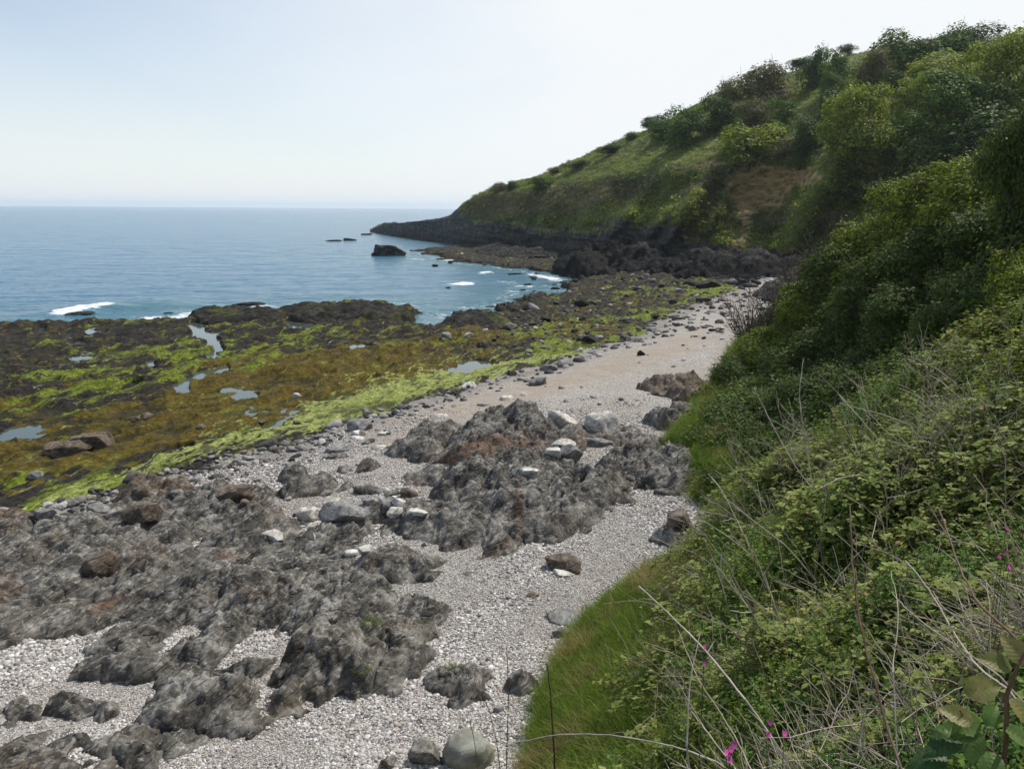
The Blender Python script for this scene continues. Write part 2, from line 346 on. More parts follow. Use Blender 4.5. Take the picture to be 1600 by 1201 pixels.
def ground(x, y, fine=True):
    z0 = GZ(x, y)
    dsh = poly_sd(LAND, x, y)
    sh = poly_sd(SHELF, x, y)
    dist = np.hypot(x, y)
    shelf = sstep(-0.5, 1.2, sh + 0.7 * fbm(x * .5, y * .5, 3, 21) + 0.25)
    P = np.stack([x, y, z0], -1); px, py = proj(P)
    st = strata(x * 0.42, y * 0.42, 5) - 0.55
    rough = fbm(x * 0.9, y * 0.9, 4, 33)
    far = sstep(60, 85, y) * sstep(-12, 2, x)
    edge = sstep(0, 6, dsh)
    zz = z0 + shelf * ((0.50 + 0.05 * far) * st + 0.20 * rough + 0.16 * facets(x, y, 1.6, 15) + 0.12 * facets(x, y, 0.6, 16) + far * 0.25 * (ridged(x * .3, y * .3, 4, 12) - 0.4)) * (0.55 + 0.45 * sstep(1.0, 10.0, sh)) + shelf * 0.22 * fbm(x * .13, y * .13, 3, 51)
    # seaward lip of the platform stands a little proud
    zz = zz + shelf * 0.22 * np.exp(-((dsh - 2.5) / 2.5) ** 2) * (1 - far)
    wob = 1.6 * fbm(x * 0.22, y * 0.22, 4, 71) * (0.5 + dist / 140) + 0.3
    lm = sstep(-0.7, 0.9, dsh + wob)
    zz = lm * np.maximum(zz, 0.10 - 0.25 * (ridged(x * .4, y * .4, 3, 8) < .35)) + (1 - lm) * (-1.2)
    # pools
    pl = blobs(px + 16 * fbm(x * .35, y * .35, 4, 91), py + 4.5 * fbm(x * .35, y * .35, 4, 92), POOLS)
    pm = sstep(0.30, 0.62, pl) * lm
    zz = zz * (1 - pm) + pm * (z0 - 0.42)
    # pebble beach: gentle berms
    zz = zz + (1 - shelf) * (0.05 * fbm(x * .4, y * .4, 4, 61) + 0.012 * fbm(x * 3, y * 3, 3, 62))
    return zz, shelf, lm, px, py, pm, sh, z0
def gz(x, y):
    x = np.atleast_1d(np.asarray(x, float)); y = np.atleast_1d(np.asarray(y, float))
    return ground(x, y)[0]

NT_, NR_ = 1450, 1120
th = np.linspace(R(-60), R(40), NT_); rr = np.exp(np.linspace(math.log(5.0), math.log(330), NR_))
TH, RR = np.meshgrid(th, rr, indexing='ij')
X, Y = RR * np.sin(TH), RR * np.cos(TH)
Z, shelf, lm, PX, PY, pm, sh, z0 = ground(X, Y)
# cover masks
wn = fbm(X * .16, Y * .16, 4, 101)
ux = PX + 26 * fbm(X * .10, Y * .10, 3, 111); uy = PY + 5 * fbm(X * .16, Y * .16, 3, 112)
GREEN = [(200, 547, 110, 10, 5, 1), (110, 585, 130, 14, 4, .8), (150, 612, 130, 14, 8, .9), (290, 565, 50, 30, 20, .8), (20, 640, 80, 12, 5, .8), (430, 545, 120, 14, 8, .8), (520, 520, 110, 10, 0, .9), (380, 505, 70, 16, 0, .7), (410, 567, 35, 8, 10, 1.2),
         (600, 500, 60, 20, -10, .7), (880, 545, 75, 13, 6, 2.2), (985, 524, 45, 9, 15, 2.0), (930, 505, 160, 12, 8, .8), (1040, 452, 120, 12, 5, .8), (1080, 478, 60, 10, 10, .9), (800, 505, 60, 12, 0, .6), (60, 790, 110, 14, 18, 1.6), (130, 770, 60, 12, 15, 1.2),
         (170, 725, 50, 10, 15, .9), (30, 745, 60, 10, 10, .7), (640, 540, 70, 8, 5, .6), (1120, 455, 60, 8, 10, .9)]
BROWN = [(560, 580, 190, 26, 5, 1.4), (430, 590, 130, 30, 0, 1.2), (120, 655, 220, 14, 10, 1.3), (180, 690, 260, 28, 10, 1.5), (40, 720, 140, 26, 5, 1.4), (400, 630, 150, 22, 8, 1.4), (620, 530, 110, 14, 0, .8), (740, 525, 80, 14, 0, .9), (840, 515, 110, 12, 5, .8),
         (240, 640, 90, 12, 25, .9), (940, 520, 70, 10, 5, .7), (1000, 470, 120, 10, 5, .4), (0, 640, 60, 20, 0, .6), (500, 555, 150, 12, 4, .8)]
PALE = [(60, 800, 140, 12, 17, 1.1), (190, 748, 110, 12, 15, 1.3), (330, 705, 110, 15, 18, 1.4), (470, 655, 130, 20, 20, 1.6), (590, 618, 120, 20, 15, 1.4), (700, 590, 110, 17, 12, 1.3), (800, 570, 60, 9, 10, 1.2), (560, 590, 60, 10, 5, .5), (690, 565, 80, 10, 8, .9), (350, 665, 60, 10, 20, .7), (170, 560, 60, 8, 8, .5), (880, 560, 25, 6, 10, .9)]
g_ = np.clip(blobs(ux, uy, GREEN), 0, 2.0) / 2; b_ = np.clip(blobs(ux, uy, BROWN), 0, 1.6) / 1.6; p_ = np.clip(blobs(ux, uy, PALE), 0, 1.6) / 1.6
seaw = poly_sd(LAND, X, Y); seaw = sstep(3, 13, seaw + 5 * fbm(X * .12, Y * .12, 4, 131)); seaw = np.where(X < 2, .22 + .78 * seaw, 1.0)
g_ = g_ * seaw; b_ = b_ * seaw; p_ = p_ * (0.55 + 0.75 * sstep(-.35, .35, fbm(X * .22, Y * .3, 4, 133)))
sand = np.clip(blobs(PX + 10 * fbm(X * .3, Y * .3, 3, 5), PY, [(700, 645, 150, 14, 14, 1), (850, 605, 160, 14, 14, 1), (990, 560, 130, 14, 18, 1.3), (1060, 540, 60, 12, 15, .8), (600, 690, 80, 12, 15, .8), (470, 790, 80, 20, 20, .8), (700, 750, 90, 30, 20, .7), (400, 840, 60, 14, 10, .6), (910, 700, 60, 25, 20, .4), (780, 590, 60, 10, 15, .8)]), 0, 1)
wet = np.exp(-(np.clip(-sh, 0, 50) / 1.6) ** 2) * (1 - shelf)
wet = np.maximum(wet, sstep(60, 90, Y) * 0.75 * (1 - sstep(20, 30, X)))
att = {'cov': np.stack([g_, b_, p_], -1).reshape(-1, 3), 'zone': np.stack([shelf, sand, wet], -1).reshape(-1, 3),
       'hgt': np.clip((Z - z0) * 1.2 + .5, 0, 1).ravel()}

k = NT('shore_ground'); p = k.pos()
cov = k.sep(k.attr('cov').outputs['Color']); zn = k.sep(k.attr('zone').outputs['Color'])
hg = k.attr('hgt').outputs['Fac']
# pebbles
v1 = k.voro(p, 15.0); v2 = k.voro(p, 34.0); v3 = k.voro(p, 5.0)
vr = k.sep(v1.outputs['Color']); vr2 = k.sep(v2.outputs['Color']); vr3 = k.sep(v3.outputs['Color'])
pc = k.ramp(vr[0], [(0.0, (0.14, 0.13, 0.12)), (0.22, (0.32, 0.285, 0.245)), (0.5, (0.43, 0.40, 0.355)), (0.8, (0.55, 0.54, 0.51)), (1.0, (0.74, 0.72, 0.68))])
pc2 = k.ramp(vr2[1], [(0.0, (0.15, 0.12, 0.10)), (0.3, (0.34, 0.30, 0.26)), (0.7, (0.45, 0.42, 0.385)), (1.0, (0.72, 0.69, 0.65))])
pc = k.mix(0.5, pc, pc2)
crev = k.rng(v1.outputs['Distance'], 0.45, 0.75, 1.0, 0.55)
pc = k.mix(1.0, pc, k.mix(0.0, crev, crev), 'MULTIPLY')
sandc = k.ramp(k.noise(p, 1.1, 6, 0.7), [(0.3, (0.25, 0.19, 0.135)), (0.55, (0.34, 0.275, 0.205)), (0.8, (0.44, 0.38, 0.31))])
sandc = k.mix(0.30, sandc, pc2)
bn = k.noise(k.map(k.map(p, rot=(0, 0, 0.62)), scale=(1.2, 0.35, 1)), 0.9, 6, 0.65)
sm = k.math('MULTIPLY', zn[1], k.rng(bn, 0.30, 0.52), True)
bc = k.mix(sm, pc, sandc)
big = k.noise(p, 0.35, 5, 0.6)
bc = k.mix(k.rng(big, 0.38, 0.62, 0.0, 0.5), bc, (0.31, 0.27, 0.225))
stn = k.math('MULTIPLY', k.rng(vr3[2], 0.5, 0.9), k.rng(v3.outputs['Distance'], 0.55, 0.35), True)
wetc = k.mix(stn, (0.15, 0.14, 0.125), k.ramp(vr3[0], [(0, (0.05, 0.05, 0.045)), (0.6, (0.2, 0.19, 0.17)), (1, (0.5, 0.48, 0.45))]))
wetc = k.mix(0.45, wetc, k.mix(1.0, pc, (0.55, 0.55, 0.55), 'MULTIPLY'))
bc = k.mix(k.math('MULTIPLY', zn[2], k.rng(k.noise(p, 1.3, 5, 0.6), 0.3, 0.6, 0.3, 1), True), bc, wetc)
# shelf covers
sv = strata_vec(k, p, (1.6, 0.5, 1.6))
nA = k.noise(sv, 0.55, 7, 0.68, 0.5); nB = k.noise(p, 0.9, 7, 0.7); nC = k.noise(p, 6.0, 5, 0.7); nD = k.noise(sv, 1.7, 6, 0.7, 0.4)
rockc = k.ramp(nC, [(0.3, (0.007, 0.006, 0.006)), (0.5, (0.017, 0.0145, 0.0135)), (0.7, (0.045, 0.038, 0.036))])
rockc = k.mix(k.rng(nD, 0.55, 0.75, 0, 0.5), rockc, (0.06, 0.052, 0.045))
brc = k.ramp(nC, [(0.28, (0.014, 0.010, 0.002)), (0.48, (0.068, 0.046, 0.005)), (0.68, (0.16, 0.110, 0.013))])
brc = k.mix(k.rng(nB, 0.4, 0.65, 0, 0.5), brc, (0.11, 0.095, 0.008))
grc = k.ramp(nC, [(0.28, (0.03, 0.045, 0.005)), (0.5, (0.115, 0.145, 0.011)), (0.72, (0.27, 0.32, 0.04))])
plc = k.ramp(nC, [(0.28, (0.09, 0.12, 0.02)), (0.48, (0.20, 0.235, 0.05)), (0.7, (0.45, 0.47, 0.20))])
def thr(mask, nz_, a=0.58, wd=0.16, gain=1.35):
    t = k.math('ADD', k.math('MULTIPLY', mask, gain), k.math('MULTIPLY', k.math('SUBTRACT', nz_, 0.5), 4.6))
    return k.rng(t, a - wd, a + wd)
sc_ = k.mix(thr(cov[1], nB, 0.42), rockc, brc)
sc_ = k.mix(thr(cov[0], nA, 0.50, 0.14), sc_, grc)
sc_ = k.mix(thr(cov[2], nD, 0.66, 0.14), sc_, plc)
gap = k.rng(k.noise(strata_vec(k, p, (2.2, .6, 2.2)), 0.8, 6, 0.7), 0.52, 0.60, 0.0, 0.8)  # dark patches painted in as shadow between the weed-covered rocks
sc_ = k.mix(gap, sc_, k.mix(nC, (0.02, 0.018, 0.012), (0.05, 0.045, 0.02)))
lowm = k.rng(hg, 0.22, 0.34, 0.75, 0.0)
sc_ = k.mix(lowm, sc_, (0.028, 0.026, 0.012))
edge = k.rng(k.math('ADD', zn[0], k.math('MULTIPLY', k.math('SUBTRACT', nC, 0.5), 0.8)), 0.42, 0.58)
col = k.mix(edge, bc, sc_)
hb = k.mix(edge, k.math('MULTIPLY', k.math('SUBTRACT', 1.0, v1.outputs['Distance']), 1.0), k.math('MULTIPLY', nC, 2.2))
b = k.bump(hb, 0.8, 0.05)
b = k.bump(k.noise(p, 1.6, 6, 0.7), 0.5, 0.12, b)
M['ground'] = k.done(col, 0.85, b, 0.15)

shore = mesh_np('beach_ground', np.stack([X, Y, Z], -1).reshape(-1, 3), grid_faces(NT_, NR_, keep=(lm > 0.002)), M['ground'], att)
tag(shore, kind='structure')

# ------------------------------------------------------------------ water
k = NT('rock_pool_water'); p = k.pos()
k.done((0.06, 0.08, 0.065), 0.03, k.bump(k.noise(k.map(p, scale=(1, 1.6, 1)), 5, 3, 0.5), 0.12, 0.02), 0.5)
k.b.inputs['IOR'].default_value = 1.33; k.b.inputs['Specular IOR Level'].default_value = 0.75
M['pool'] = k.m
for i, (cx, cy, rx, ry, rot, dp) in enumerate(POOLS):
    if i >= 60: break
    c0 = at_z(cx, cy, 0.6); zz0 = float(GZ(c0[0], c0[1])); c0 = at_z(cx, cy, zz0)
    a = np.linspace(0, 2 * math.pi, 49)[:-1]
    u = np.cos(a) * (rx * 1.4 + 8); v = np.sin(a) * (ry * 1.5 + 3)
    qx = cx + u * math.cos(R(rot)) - v * math.sin(R(rot)); qy = cy - (u * math.sin(R(rot)) + v * math.cos(R(rot)))
    ring = at_z(qx, qy, np.full(48, zz0 - 0.15)); cc = ring.mean(0)
    V = np.concatenate([[cc], ring]); f = np.array([(0, j + 1, (j + 1) % 48 + 1) for j in range(48)])
    V[:, 2] -= 0.002 * i
    o = mesh_np('tide_pool', V - cc, f, M['pool']); o.location = cc
    tag(o, kind='structure')

FOAM = [(130, 486, 50, 3.6, 6, 1.1), (160, 481, 22, 3, 5, 1.0), (100, 490, 30, 3.5, 4, 1.0), (200, 503, 90, 4, 3, .8), (235, 497, 30, 3, 5, .9), (290, 492, 26, 5, 10, 1.0), (400, 478, 36, 5, 0, .9), (725, 443, 17, 3, 2, 1.5), (705, 444, 22, 1.6, 2, 1.0), (765, 425, 14, 2, 0, 1.3),
        (840, 431, 28, 3.2, -10, .95), (790, 441, 24, 2.5, 0, .7), (800, 455, 20, 2.5, 0, .7), (830, 461, 18, 3, 10, .9), (868, 436, 16, 3, -10, .9), (815, 448, 22, 2.5, 0, .8), (700, 405, 30, 3, 0, .9), (650, 405, 18, 3, 0, .7), (730, 402, 24, 4, 0, .8), (540, 372, 24, 2, 0, .4), (890, 462, 30, 3, 0, .8), (820, 480, 20, 2.5, 0, .6), (850, 415, 20, 2, 0, .7), (50, 511, 80, 3, 3, .7), (755, 489, 26, 3, 0, .5), (640, 513, 14, 2, 0, .5), (20, 510, 40, 2.5, 0, .6)]
NT2, NR2 = 1000, 950
th = np.linspace(R(-62), R(44), NT2); rr = np.exp(np.linspace(math.log(38.0), math.log(11500), NR2))
TH, RR = np.meshgrid(th, rr, indexing='ij')
X, Y = RR * np.sin(TH), RR * np.cos(TH)
px, py = proj(np.stack([X, Y, 0 * X], -1))
fo = np.clip(blobs(px + 10 * fbm(X * .12, Y * .12, 3, 5), py + 1.5 * fbm(X * .3, Y * .3, 3, 6), FOAM), 0, 1.5) / 1.5
att_ = np.exp(-RR / 260.0)
dsh = poly_sd(LAND, X, Y)
fo = np.maximum(fo, 0.40 * np.exp(-((dsh + 2.0) / 2.0) ** 2) * np.clip(1.0 - .012 * np.abs(X + 5), .3, 1) * (Y < 220))
wave = 0.10 * fbm(X * .10 + 3, Y * .30, 4, 41) * att_ * 1.6 + 0.05 * fbm(X * .5, Y * 1.1, 3, 43) * np.exp(-RR / 120)
wave = wave + 0.42 * np.clip(blobs(px, py, [(175, 481, 105, 5.5, 5, 1), (240, 478, 90, 4, 0, .6)]), 0, 1) + 0.12 * fo * (0.5 + fbm(X * 1.3, Y * 1.3, 3, 44))
dk = blobs(px, py, [(230, 481, 75, 4, 3, 1.0)])
k = NT('sea_water'); p = k.pos()
wv = k.map(k.map(p, rot=(0, 0, -0.12)), scale=(0.45, 1.0, 1.0))
far_ = k.n('CameraData')
w1 = k.noise(wv, 1.1, 5, 0.62, 0.3); w2 = k.noise(wv, 0.20, 4, 0.6, 0.2); w3 = k.noise(k.map(p, scale=(0.25, 1.0, 1)), 0.012, 3, 0.5)
b = k.bump(w1, 0.9, 0.42); b = k.bump(w2, 0.9, 1.5, b)
fa = k.attr('foam').outputs['Fac']
fn = k.noise(k.map(p, scale=(0.7, 1.2, 1)), 1.4, 6, 0.75, 0.5)
fm = k.rng(k.math('ADD', k.math('MULTIPLY', fa, 1.1), k.math('MULTIPLY', k.math('SUBTRACT', fn, 0.5), 2.2)), 0.48, 0.74)
fm = k.math('MULTIPLY', fm, k.rng(fa, 0.03, 0.18), True)
base = k.mix(k.rng(w3, 0.35, 0.65), (0.034, 0.145, 0.250), (0.042, 0.160, 0.260))
base = k.mix(k.attr('shallow').outputs['Fac'], base, (0.045, 0.15, 0.19))
col = k.mix(fm, base, (0.72, 0.75, 0.76))
k.done(col, k.rng(fm, 0, 1, 0.16, 0.8), b, 0.5); k.b.inputs['IOR'].default_value = 1.33
M['sea'] = k.m
dsh = poly_sd(LAND, X, Y)
shal = np.exp(-(np.clip(-dsh, 0, 1e4) / 14.0))
sea = mesh_np('sea_water', np.stack([X, Y, wave - 0.02 - RR ** 2 * 0.0], -1).reshape(-1, 3), grid_faces(NT2, NR2), M['sea'], {'foam': fo.ravel(), 'shallow': np.clip(shal + dk * .8, 0, 1).ravel()})
tag(sea, kind='structure')
# inshore floor under the near sheet, so the sea runs under the land as well
# ================================================================== HEADLAND
NX = [578, 600, 640, 700, 730, 760, 850, 950, 1050, 1100, 1150, 1200, 1250, 1300, 1350, 1400, 1500, 1600, 1750, 1950]
D0 = [330, 300, 262, 226, 210, 196, 168, 142, 122, 117, 113, 110, 106, 101, 96, 92, 84, 76, 66, 55]
Y1 = [361, 351, 347, 341, 343, 347, 358, 368, 378, 384, 390, 394, 398, 398, 396, 392, 384, 374, 362, 350]
D1 = [333, 303, 266, 231, 214, 200, 173, 147, 127, 122, 118, 115, 111, 106, 101, 97, 89, 81, 71, 60]
Y2 = [361, 350, 348, 340, 316, 304, 293, 279, 264, 266, 258, 251, 248, 246, 262, 262, 240, 215, 185, 150]
D2 = [334, 305, 268, 236, 221, 208, 185, 160, 139, 134, 133, 132, 126, 114, 112, 112, 108, 100, 90, 78]
Y4 = [361, 350, 348, 339, 315, 303, 270, 229, 182, 158, 137, 122, 106, 92, 82, 74, 60, 62, 60, 50]
D4 = [335, 307, 270, 242, 228, 220, 220, 215, 205, 200, 198, 196, 194, 190, 188, 185, 180, 178, 170, 160]
us = np.linspace(578, 1950, 900)
I = lambda a: np.interp(us, NX, a)
def smooth1(a, kz=13):
    kk = np.hanning(kz); kk /= kk.sum(); return np.convolve(np.pad(a, kz // 2, mode='edge'), kk, 'valid')
rows = []
base0 = at_z(us, np.full(len(us), 600.), 0.0)
def row_d(ys, ds): return at_d(us, smooth1(I(ys)), smooth1(I(ds)))
r1 = row_d(Y1, D1); r2 = row_d(Y2, D2); r4 = row_d(Y4, D4)
r0 = at_d(us, smooth1(I(Y1)), smooth1(I(D0))); r0[:, 2] = -1.0
rback = r4 + (r4 - CAM) * [0.12, 0.12, 0]; rback[:, 2] = r4[:, 2] - 1.5
rend = r4 + (r4 - CAM) * [0.9, 0.9, 0]; rend[:, 2] = -1
segs = [(r0, r1, 70), (r1, r2, 160), (r2, r4, 260), (r4, rback, 30), (rback, rend, 30)]
G = []; TV = []
for si, (a, b_2, n) in enumerate(segs):
    for j in range(n):
        t = j / n
        tt = t
        q = a * (1 - tt) + b_2 * tt
        if si == 2:   # slight hollow between break of slope and crest
            q = q.copy(); q[:, 2] += 1.2 * math.sin(math.pi * t) * np.interp(us, [560, 760, 1000, 1950], [0, 0, 1, 1])
        G.append(q); TV.append(np.full(len(us), si + t))
G.append(rend); TV.append(np.full(len(us), 5.0))
G = np.array(G); TV = np.array(TV)            # rows x cols x 3
# smooth the break of slope
for _ in range(6):
    G[1:-1] = 0.25 * G[:-2] + 0.5 * G[1:-1] + 0.25 * G[2:]
PXg, PYg = proj(G.reshape(-1, 3)); PXg = PXg.reshape(TV.shape); PYg = PYg.reshape(TV.shape)
# spurs and hollows in the cliff (positive = towards the viewer, metres)
cl = sstep(0.6, 1.2, TV) * (1 - sstep(1.75, 2.15, TV))
spur = blobs(PXg, PYg, [(1075, 325, 70, 12, 58, 6.5), (1035, 345, 50, 9, 45, 3.5), (1262, 330, 105, 20, 62, 7.5), (1190, 320, 62, 60, 0, -4.5), (1010, 300, 60, 30, 0, -2), (930, 320, 60, 14, 65, 3), (860, 330, 50, 14, 65, 2.2), (790, 330, 40, 16, 60, 2),
                        (1400, 330, 80, 30, 60, 4), (1360, 290, 40, 40, 30, -4), (985, 330, 60, 9, 50, 3), (1120, 330, 50, 8, 60, 2.5)])
nrm = np.stack([-G[..., 0] / np.hypot(G[..., 0], G[..., 1]), -G[..., 1] / np.hypot(G[..., 0], G[..., 1]), 0 * TV], -1)
G = G + nrm * (spur * cl)[..., None]
fx, fy, fz = G[..., 0], G[..., 1], G[..., 2]
n1 = fbm(fx * .05 + fz * .06, fz * .09 + fy * .02, 5, 201); n2 = ridged(fx * .10 + fy * .05, fz * .12, 4, 205) - .4
rockz = (1 - sstep(0.75, 1.3, TV + .25 * fbm(fx * .06, fz * .05, 3, 9)))
sl = sstep(2.0, 2.4, TV)
amp = 2.0 * (1 - sl) + 1.2 * sl
endf = 1 - sstep(3.5, 4.5, TV) * .8
G = G + nrm * ((n1 * amp * 1.3 + n2 * (1.2 * (1 - sl))) * endf * np.clip(TV * 2, 0, 1))[..., None]
st = strata(fx * 0.10 + fz * .45, fz * 0.9 + fy * .05, 9) - 0.5
G = G + nrm * (st * rockz * 2.4 * np.clip(TV * 3, 0, 1))[..., None]
G = G + nrm * (rockz * np.clip(TV * 3, 0, 1) * (1.5 * fbm(fx * .16 + fz * .3, fz * .5, 4, 231) + .8 * ridged(fx * .2 + fz * .5, fz * .7, 3, 232) - .3))[..., None]
G[..., 2] += (0.9 * fbm(fx * .09, fy * .09, 4, 221) * sl + st * rockz * 0.2) * endf
G[..., 2] += 0.35 * fbm(fx * .6, fy * .6 + fz * .6, 3, 222) * (1 - rockz)
HP = G
rockz = np.maximum(rockz, sstep(742, 700, proj(G.reshape(-1, 3))[0].reshape(TV.shape) + 9 * fbm(fx * .15, fy * .15, 3, 66)))
PXg, PYg = proj(G.reshape(-1, 3)); PXg = PXg.reshape(TV.shape); PYg = PYg.reshape(TV.shape)
jx = PXg + 8 * fbm(fx * .2, fz * .3, 3, 7); jy = PYg + 6 * fbm(fx * .2, fz * .3, 3, 8)
earth = np.clip(blobs(jx, jy, [(1180, 290, 44, 28, 0, 1.5), (1228, 278, 52, 15, 3, 1.3), (1162, 325, 16, 30, 0, .8), (1164, 372, 18, 22, 0, .6), (1200, 315, 24, 14, 0, .5), (1100, 300, 8, 20, 50, .4)]), 0, 1)
brownv = np.clip(blobs(jx, jy, [(820, 320, 110, 22, 10, 1.0), (950, 310, 90, 24, 5, .8), (760, 315, 40, 20, 20, .8), (1110, 330, 40, 50, 20, .7), (1230, 150, 60, 30, 30, .55), (1010, 290, 60, 14, 5, .6), (1130, 262, 90, 8, 0, .9), (1240, 345, 80, 30, 0, .6), (1020, 362, 30, 8, 40, .8), (1400, 300, 120, 40, 0, .4)]), 0, 1)
lush = np.clip(blobs(jx, jy, [(1290, 150, 80, 50, 0, .8), (1330, 110, 70, 40, 0, .8), (1000, 345, 70, 20, 40, .9), (1085, 300, 14, 50, 60, .7), (1290, 330, 40, 80, 60, .8), (1250, 380, 30, 20, 0, 1.2), (930, 330, 40, 25, 0, .5), (1450, 270, 150, 40, 10, .6), (1060, 240, 120, 15, 10, .8)]), 0, 1)
k = NT('headland_ground'); p = k.pos()
A = k.sep(k.attr('cov').outputs['Color']); rz = k.attr('rockz').outputs['Fac']
n1s = k.noise(p, 0.22, 6, 0.65); n2s = k.noise(p, 1.3, 6, 0.7); n3s = k.noise(k.map(p, scale=(1, 1, 2.5)), 0.6, 6, 0.65)
gr = k.ramp(n2s, [(0.3, (0.07, 0.085, 0.028)), (0.5, (0.17, 0.19, 0.062)), (0.7, (0.29, 0.295, 0.12))])
gr = k.mix(k.rng(n1s, 0.4, 0.65, 0, 0.6), gr, (0.095, 0.085, 0.038))
brn = k.ramp(n2s, [(0.3, (0.06, 0.048, 0.028)), (0.55, (0.16, 0.128, 0.075)), (0.75, (0.26, 0.215, 0.13))])
lsh = k.ramp(n2s, [(0.3, (0.045, 0.085, 0.018)), (0.55, (0.11, 0.175, 0.035)), (0.75, (0.19, 0.25, 0.06))])
c = k.mix(k.math('MULTIPLY', A[1], k.rng(n3s, 0.35, 0.6), True), gr, brn)
c = k.mix(k.math('MULTIPLY', A[2], k.rng(n1s, 0.3, 0.55), True), c, lsh)
er = k.ramp(n3s, [(0.3, (0.15, 0.095, 0.035)), (0.5, (0.42, 0.29, 0.12)), (0.7, (0.58, 0.45, 0.24))])
c = k.mix(k.rng(k.math('ADD', A[0], k.math('MULTIPLY', k.math('SUBTRACT', n3s, 0.5), 4.5)), 0.35, 0.7), c, er)
rv = strata_vec(k, p, (1.4, .4, 1.4))
rn = k.noise(rv, 0.5, 7, 0.68, .5)
rc = k.ramp(rn, [(0.3, (0.022, 0.022, 0.022)), (0.5, (0.065, 0.064, 0.06)), (0.72, (0.18, 0.18, 0.165))])
rc = k.mix(k.rng(k.noise(p, 0.35, 4, .6), 0.55, 0.7, 0, .5), rc, (0.07, 0.075, 0.035))
sz = k.n('SeparateXYZ'); k.l(p, sz.inputs[0])
zb = k.rng(sz.outputs[2], 1.2, 3.6, 1, 0)
rc = k.mix(k.math('MULTIPLY', zb, 0.55), rc, (0.012, 0.012, 0.011))
rm = k.rng(k.math('ADD', rz, k.math('MULTIPLY', k.math('SUBTRACT', n1s, 0.5), 2.6)), 0.42, 0.58)
c = k.mix(rm, c, rc)
b = k.bump(n2s, 1.0, 0.5); b = k.bump(k.noise(p, 4, 5, .7), 0.8, 0.15, b); b = k.bump(rn, 0.8, 0.8, b)
M['headland'] = k.done(c, 0.85, b, 0.2)
head = mesh_np('headland_hill', G.reshape(-1, 3), grid_faces(G.shape[0], G.shape[1]), M['headland'],
               {'cov': np.stack([earth, brownv, lush], -1).reshape(-1, 3), 'rockz': rockz.ravel()})
tag(head, kind='structure')
HF = G.reshape(-1, 3); HPX = PXg.ravel(); HPY = PYg.ravel(); HTV = TV.ravel()
def on_head(px, py):
    d = (HPX - px) ** 2 + (HPY - py) ** 2 + np.where((HTV < 0.05) | (HTV > 3.05), 1e6, 0)
    # nearest surface wins when two depths share the pixel
    i = np.argsort(d)[:6]; i = i[np.argmin(np.hypot(HF[i, 0], HF[i, 1]) + d[i] * 0.2)]
    return HF[i].copy()

# ================================================================== NEAR HILLSIDE
# hedge shrubs: picture centre, size, distance, kind, label; the hillside is fitted beneath them
SHR = [
 (1600, 251, 90, 120, 19, 'b', 'topmost dark glossy shrub at the right edge'), (1560, 314, 130, 130, 24, 'a', 'sunlit shrub at the right edge below the topmost dark one'), (1490, 324, 120, 110, 27, 'a', 'yellow-green shrub on the hedge crest, second from the right edge'), (1425, 364, 110, 110, 30, 'a', 'sunlit shrub in the middle of the hedge crest'),
 (1365, 414, 110, 110, 32, 'a', 'sunlit shrub where the hedge crest drops'), (1310, 456, 100, 110, 33, 'b', 'dark leafy shrub behind the bare twigs'), (1255, 506, 90, 90, 33, 'a', 'lower shrub with light leaves at the seaward end'), (1205, 551, 90, 80, 33, 'a', 'bright green shrub at the lowest seaward end of the hedge'),
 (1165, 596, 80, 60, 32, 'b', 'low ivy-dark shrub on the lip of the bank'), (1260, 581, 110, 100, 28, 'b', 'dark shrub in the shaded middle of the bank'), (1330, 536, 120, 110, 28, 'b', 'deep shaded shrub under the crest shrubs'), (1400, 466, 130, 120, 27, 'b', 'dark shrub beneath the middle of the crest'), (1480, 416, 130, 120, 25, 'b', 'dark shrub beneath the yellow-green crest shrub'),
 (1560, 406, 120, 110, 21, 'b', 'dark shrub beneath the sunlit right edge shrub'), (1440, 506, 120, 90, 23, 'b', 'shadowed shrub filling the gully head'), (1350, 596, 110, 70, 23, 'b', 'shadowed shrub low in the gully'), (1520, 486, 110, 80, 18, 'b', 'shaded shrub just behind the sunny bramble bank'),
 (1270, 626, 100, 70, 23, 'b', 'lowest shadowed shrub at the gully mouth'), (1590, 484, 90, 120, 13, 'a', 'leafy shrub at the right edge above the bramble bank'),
]
foot_px = [(790, 1320), (815, 1195), (838, 1110), (862, 1050), (895, 985), (975, 925), (1050, 890), (1092, 860), (1105, 830), (1095, 795), (1068, 765), (1050, 730), (1036, 695), (1078, 632), (1125, 580), (1165, 528), (1212, 472), (1250, 440)]
fpx = np.array(foot_px, float)
fp = at_z(fpx[:, 0], fpx[:, 1], 2.3)
for _ in range(3):
    fp = at_z(fpx[:, 0], fpx[:, 1], GZ(fp[:, 0], fp[:, 1]))
FOOT = fp[:, :2]
hp = [tuple(q) for q in fp]
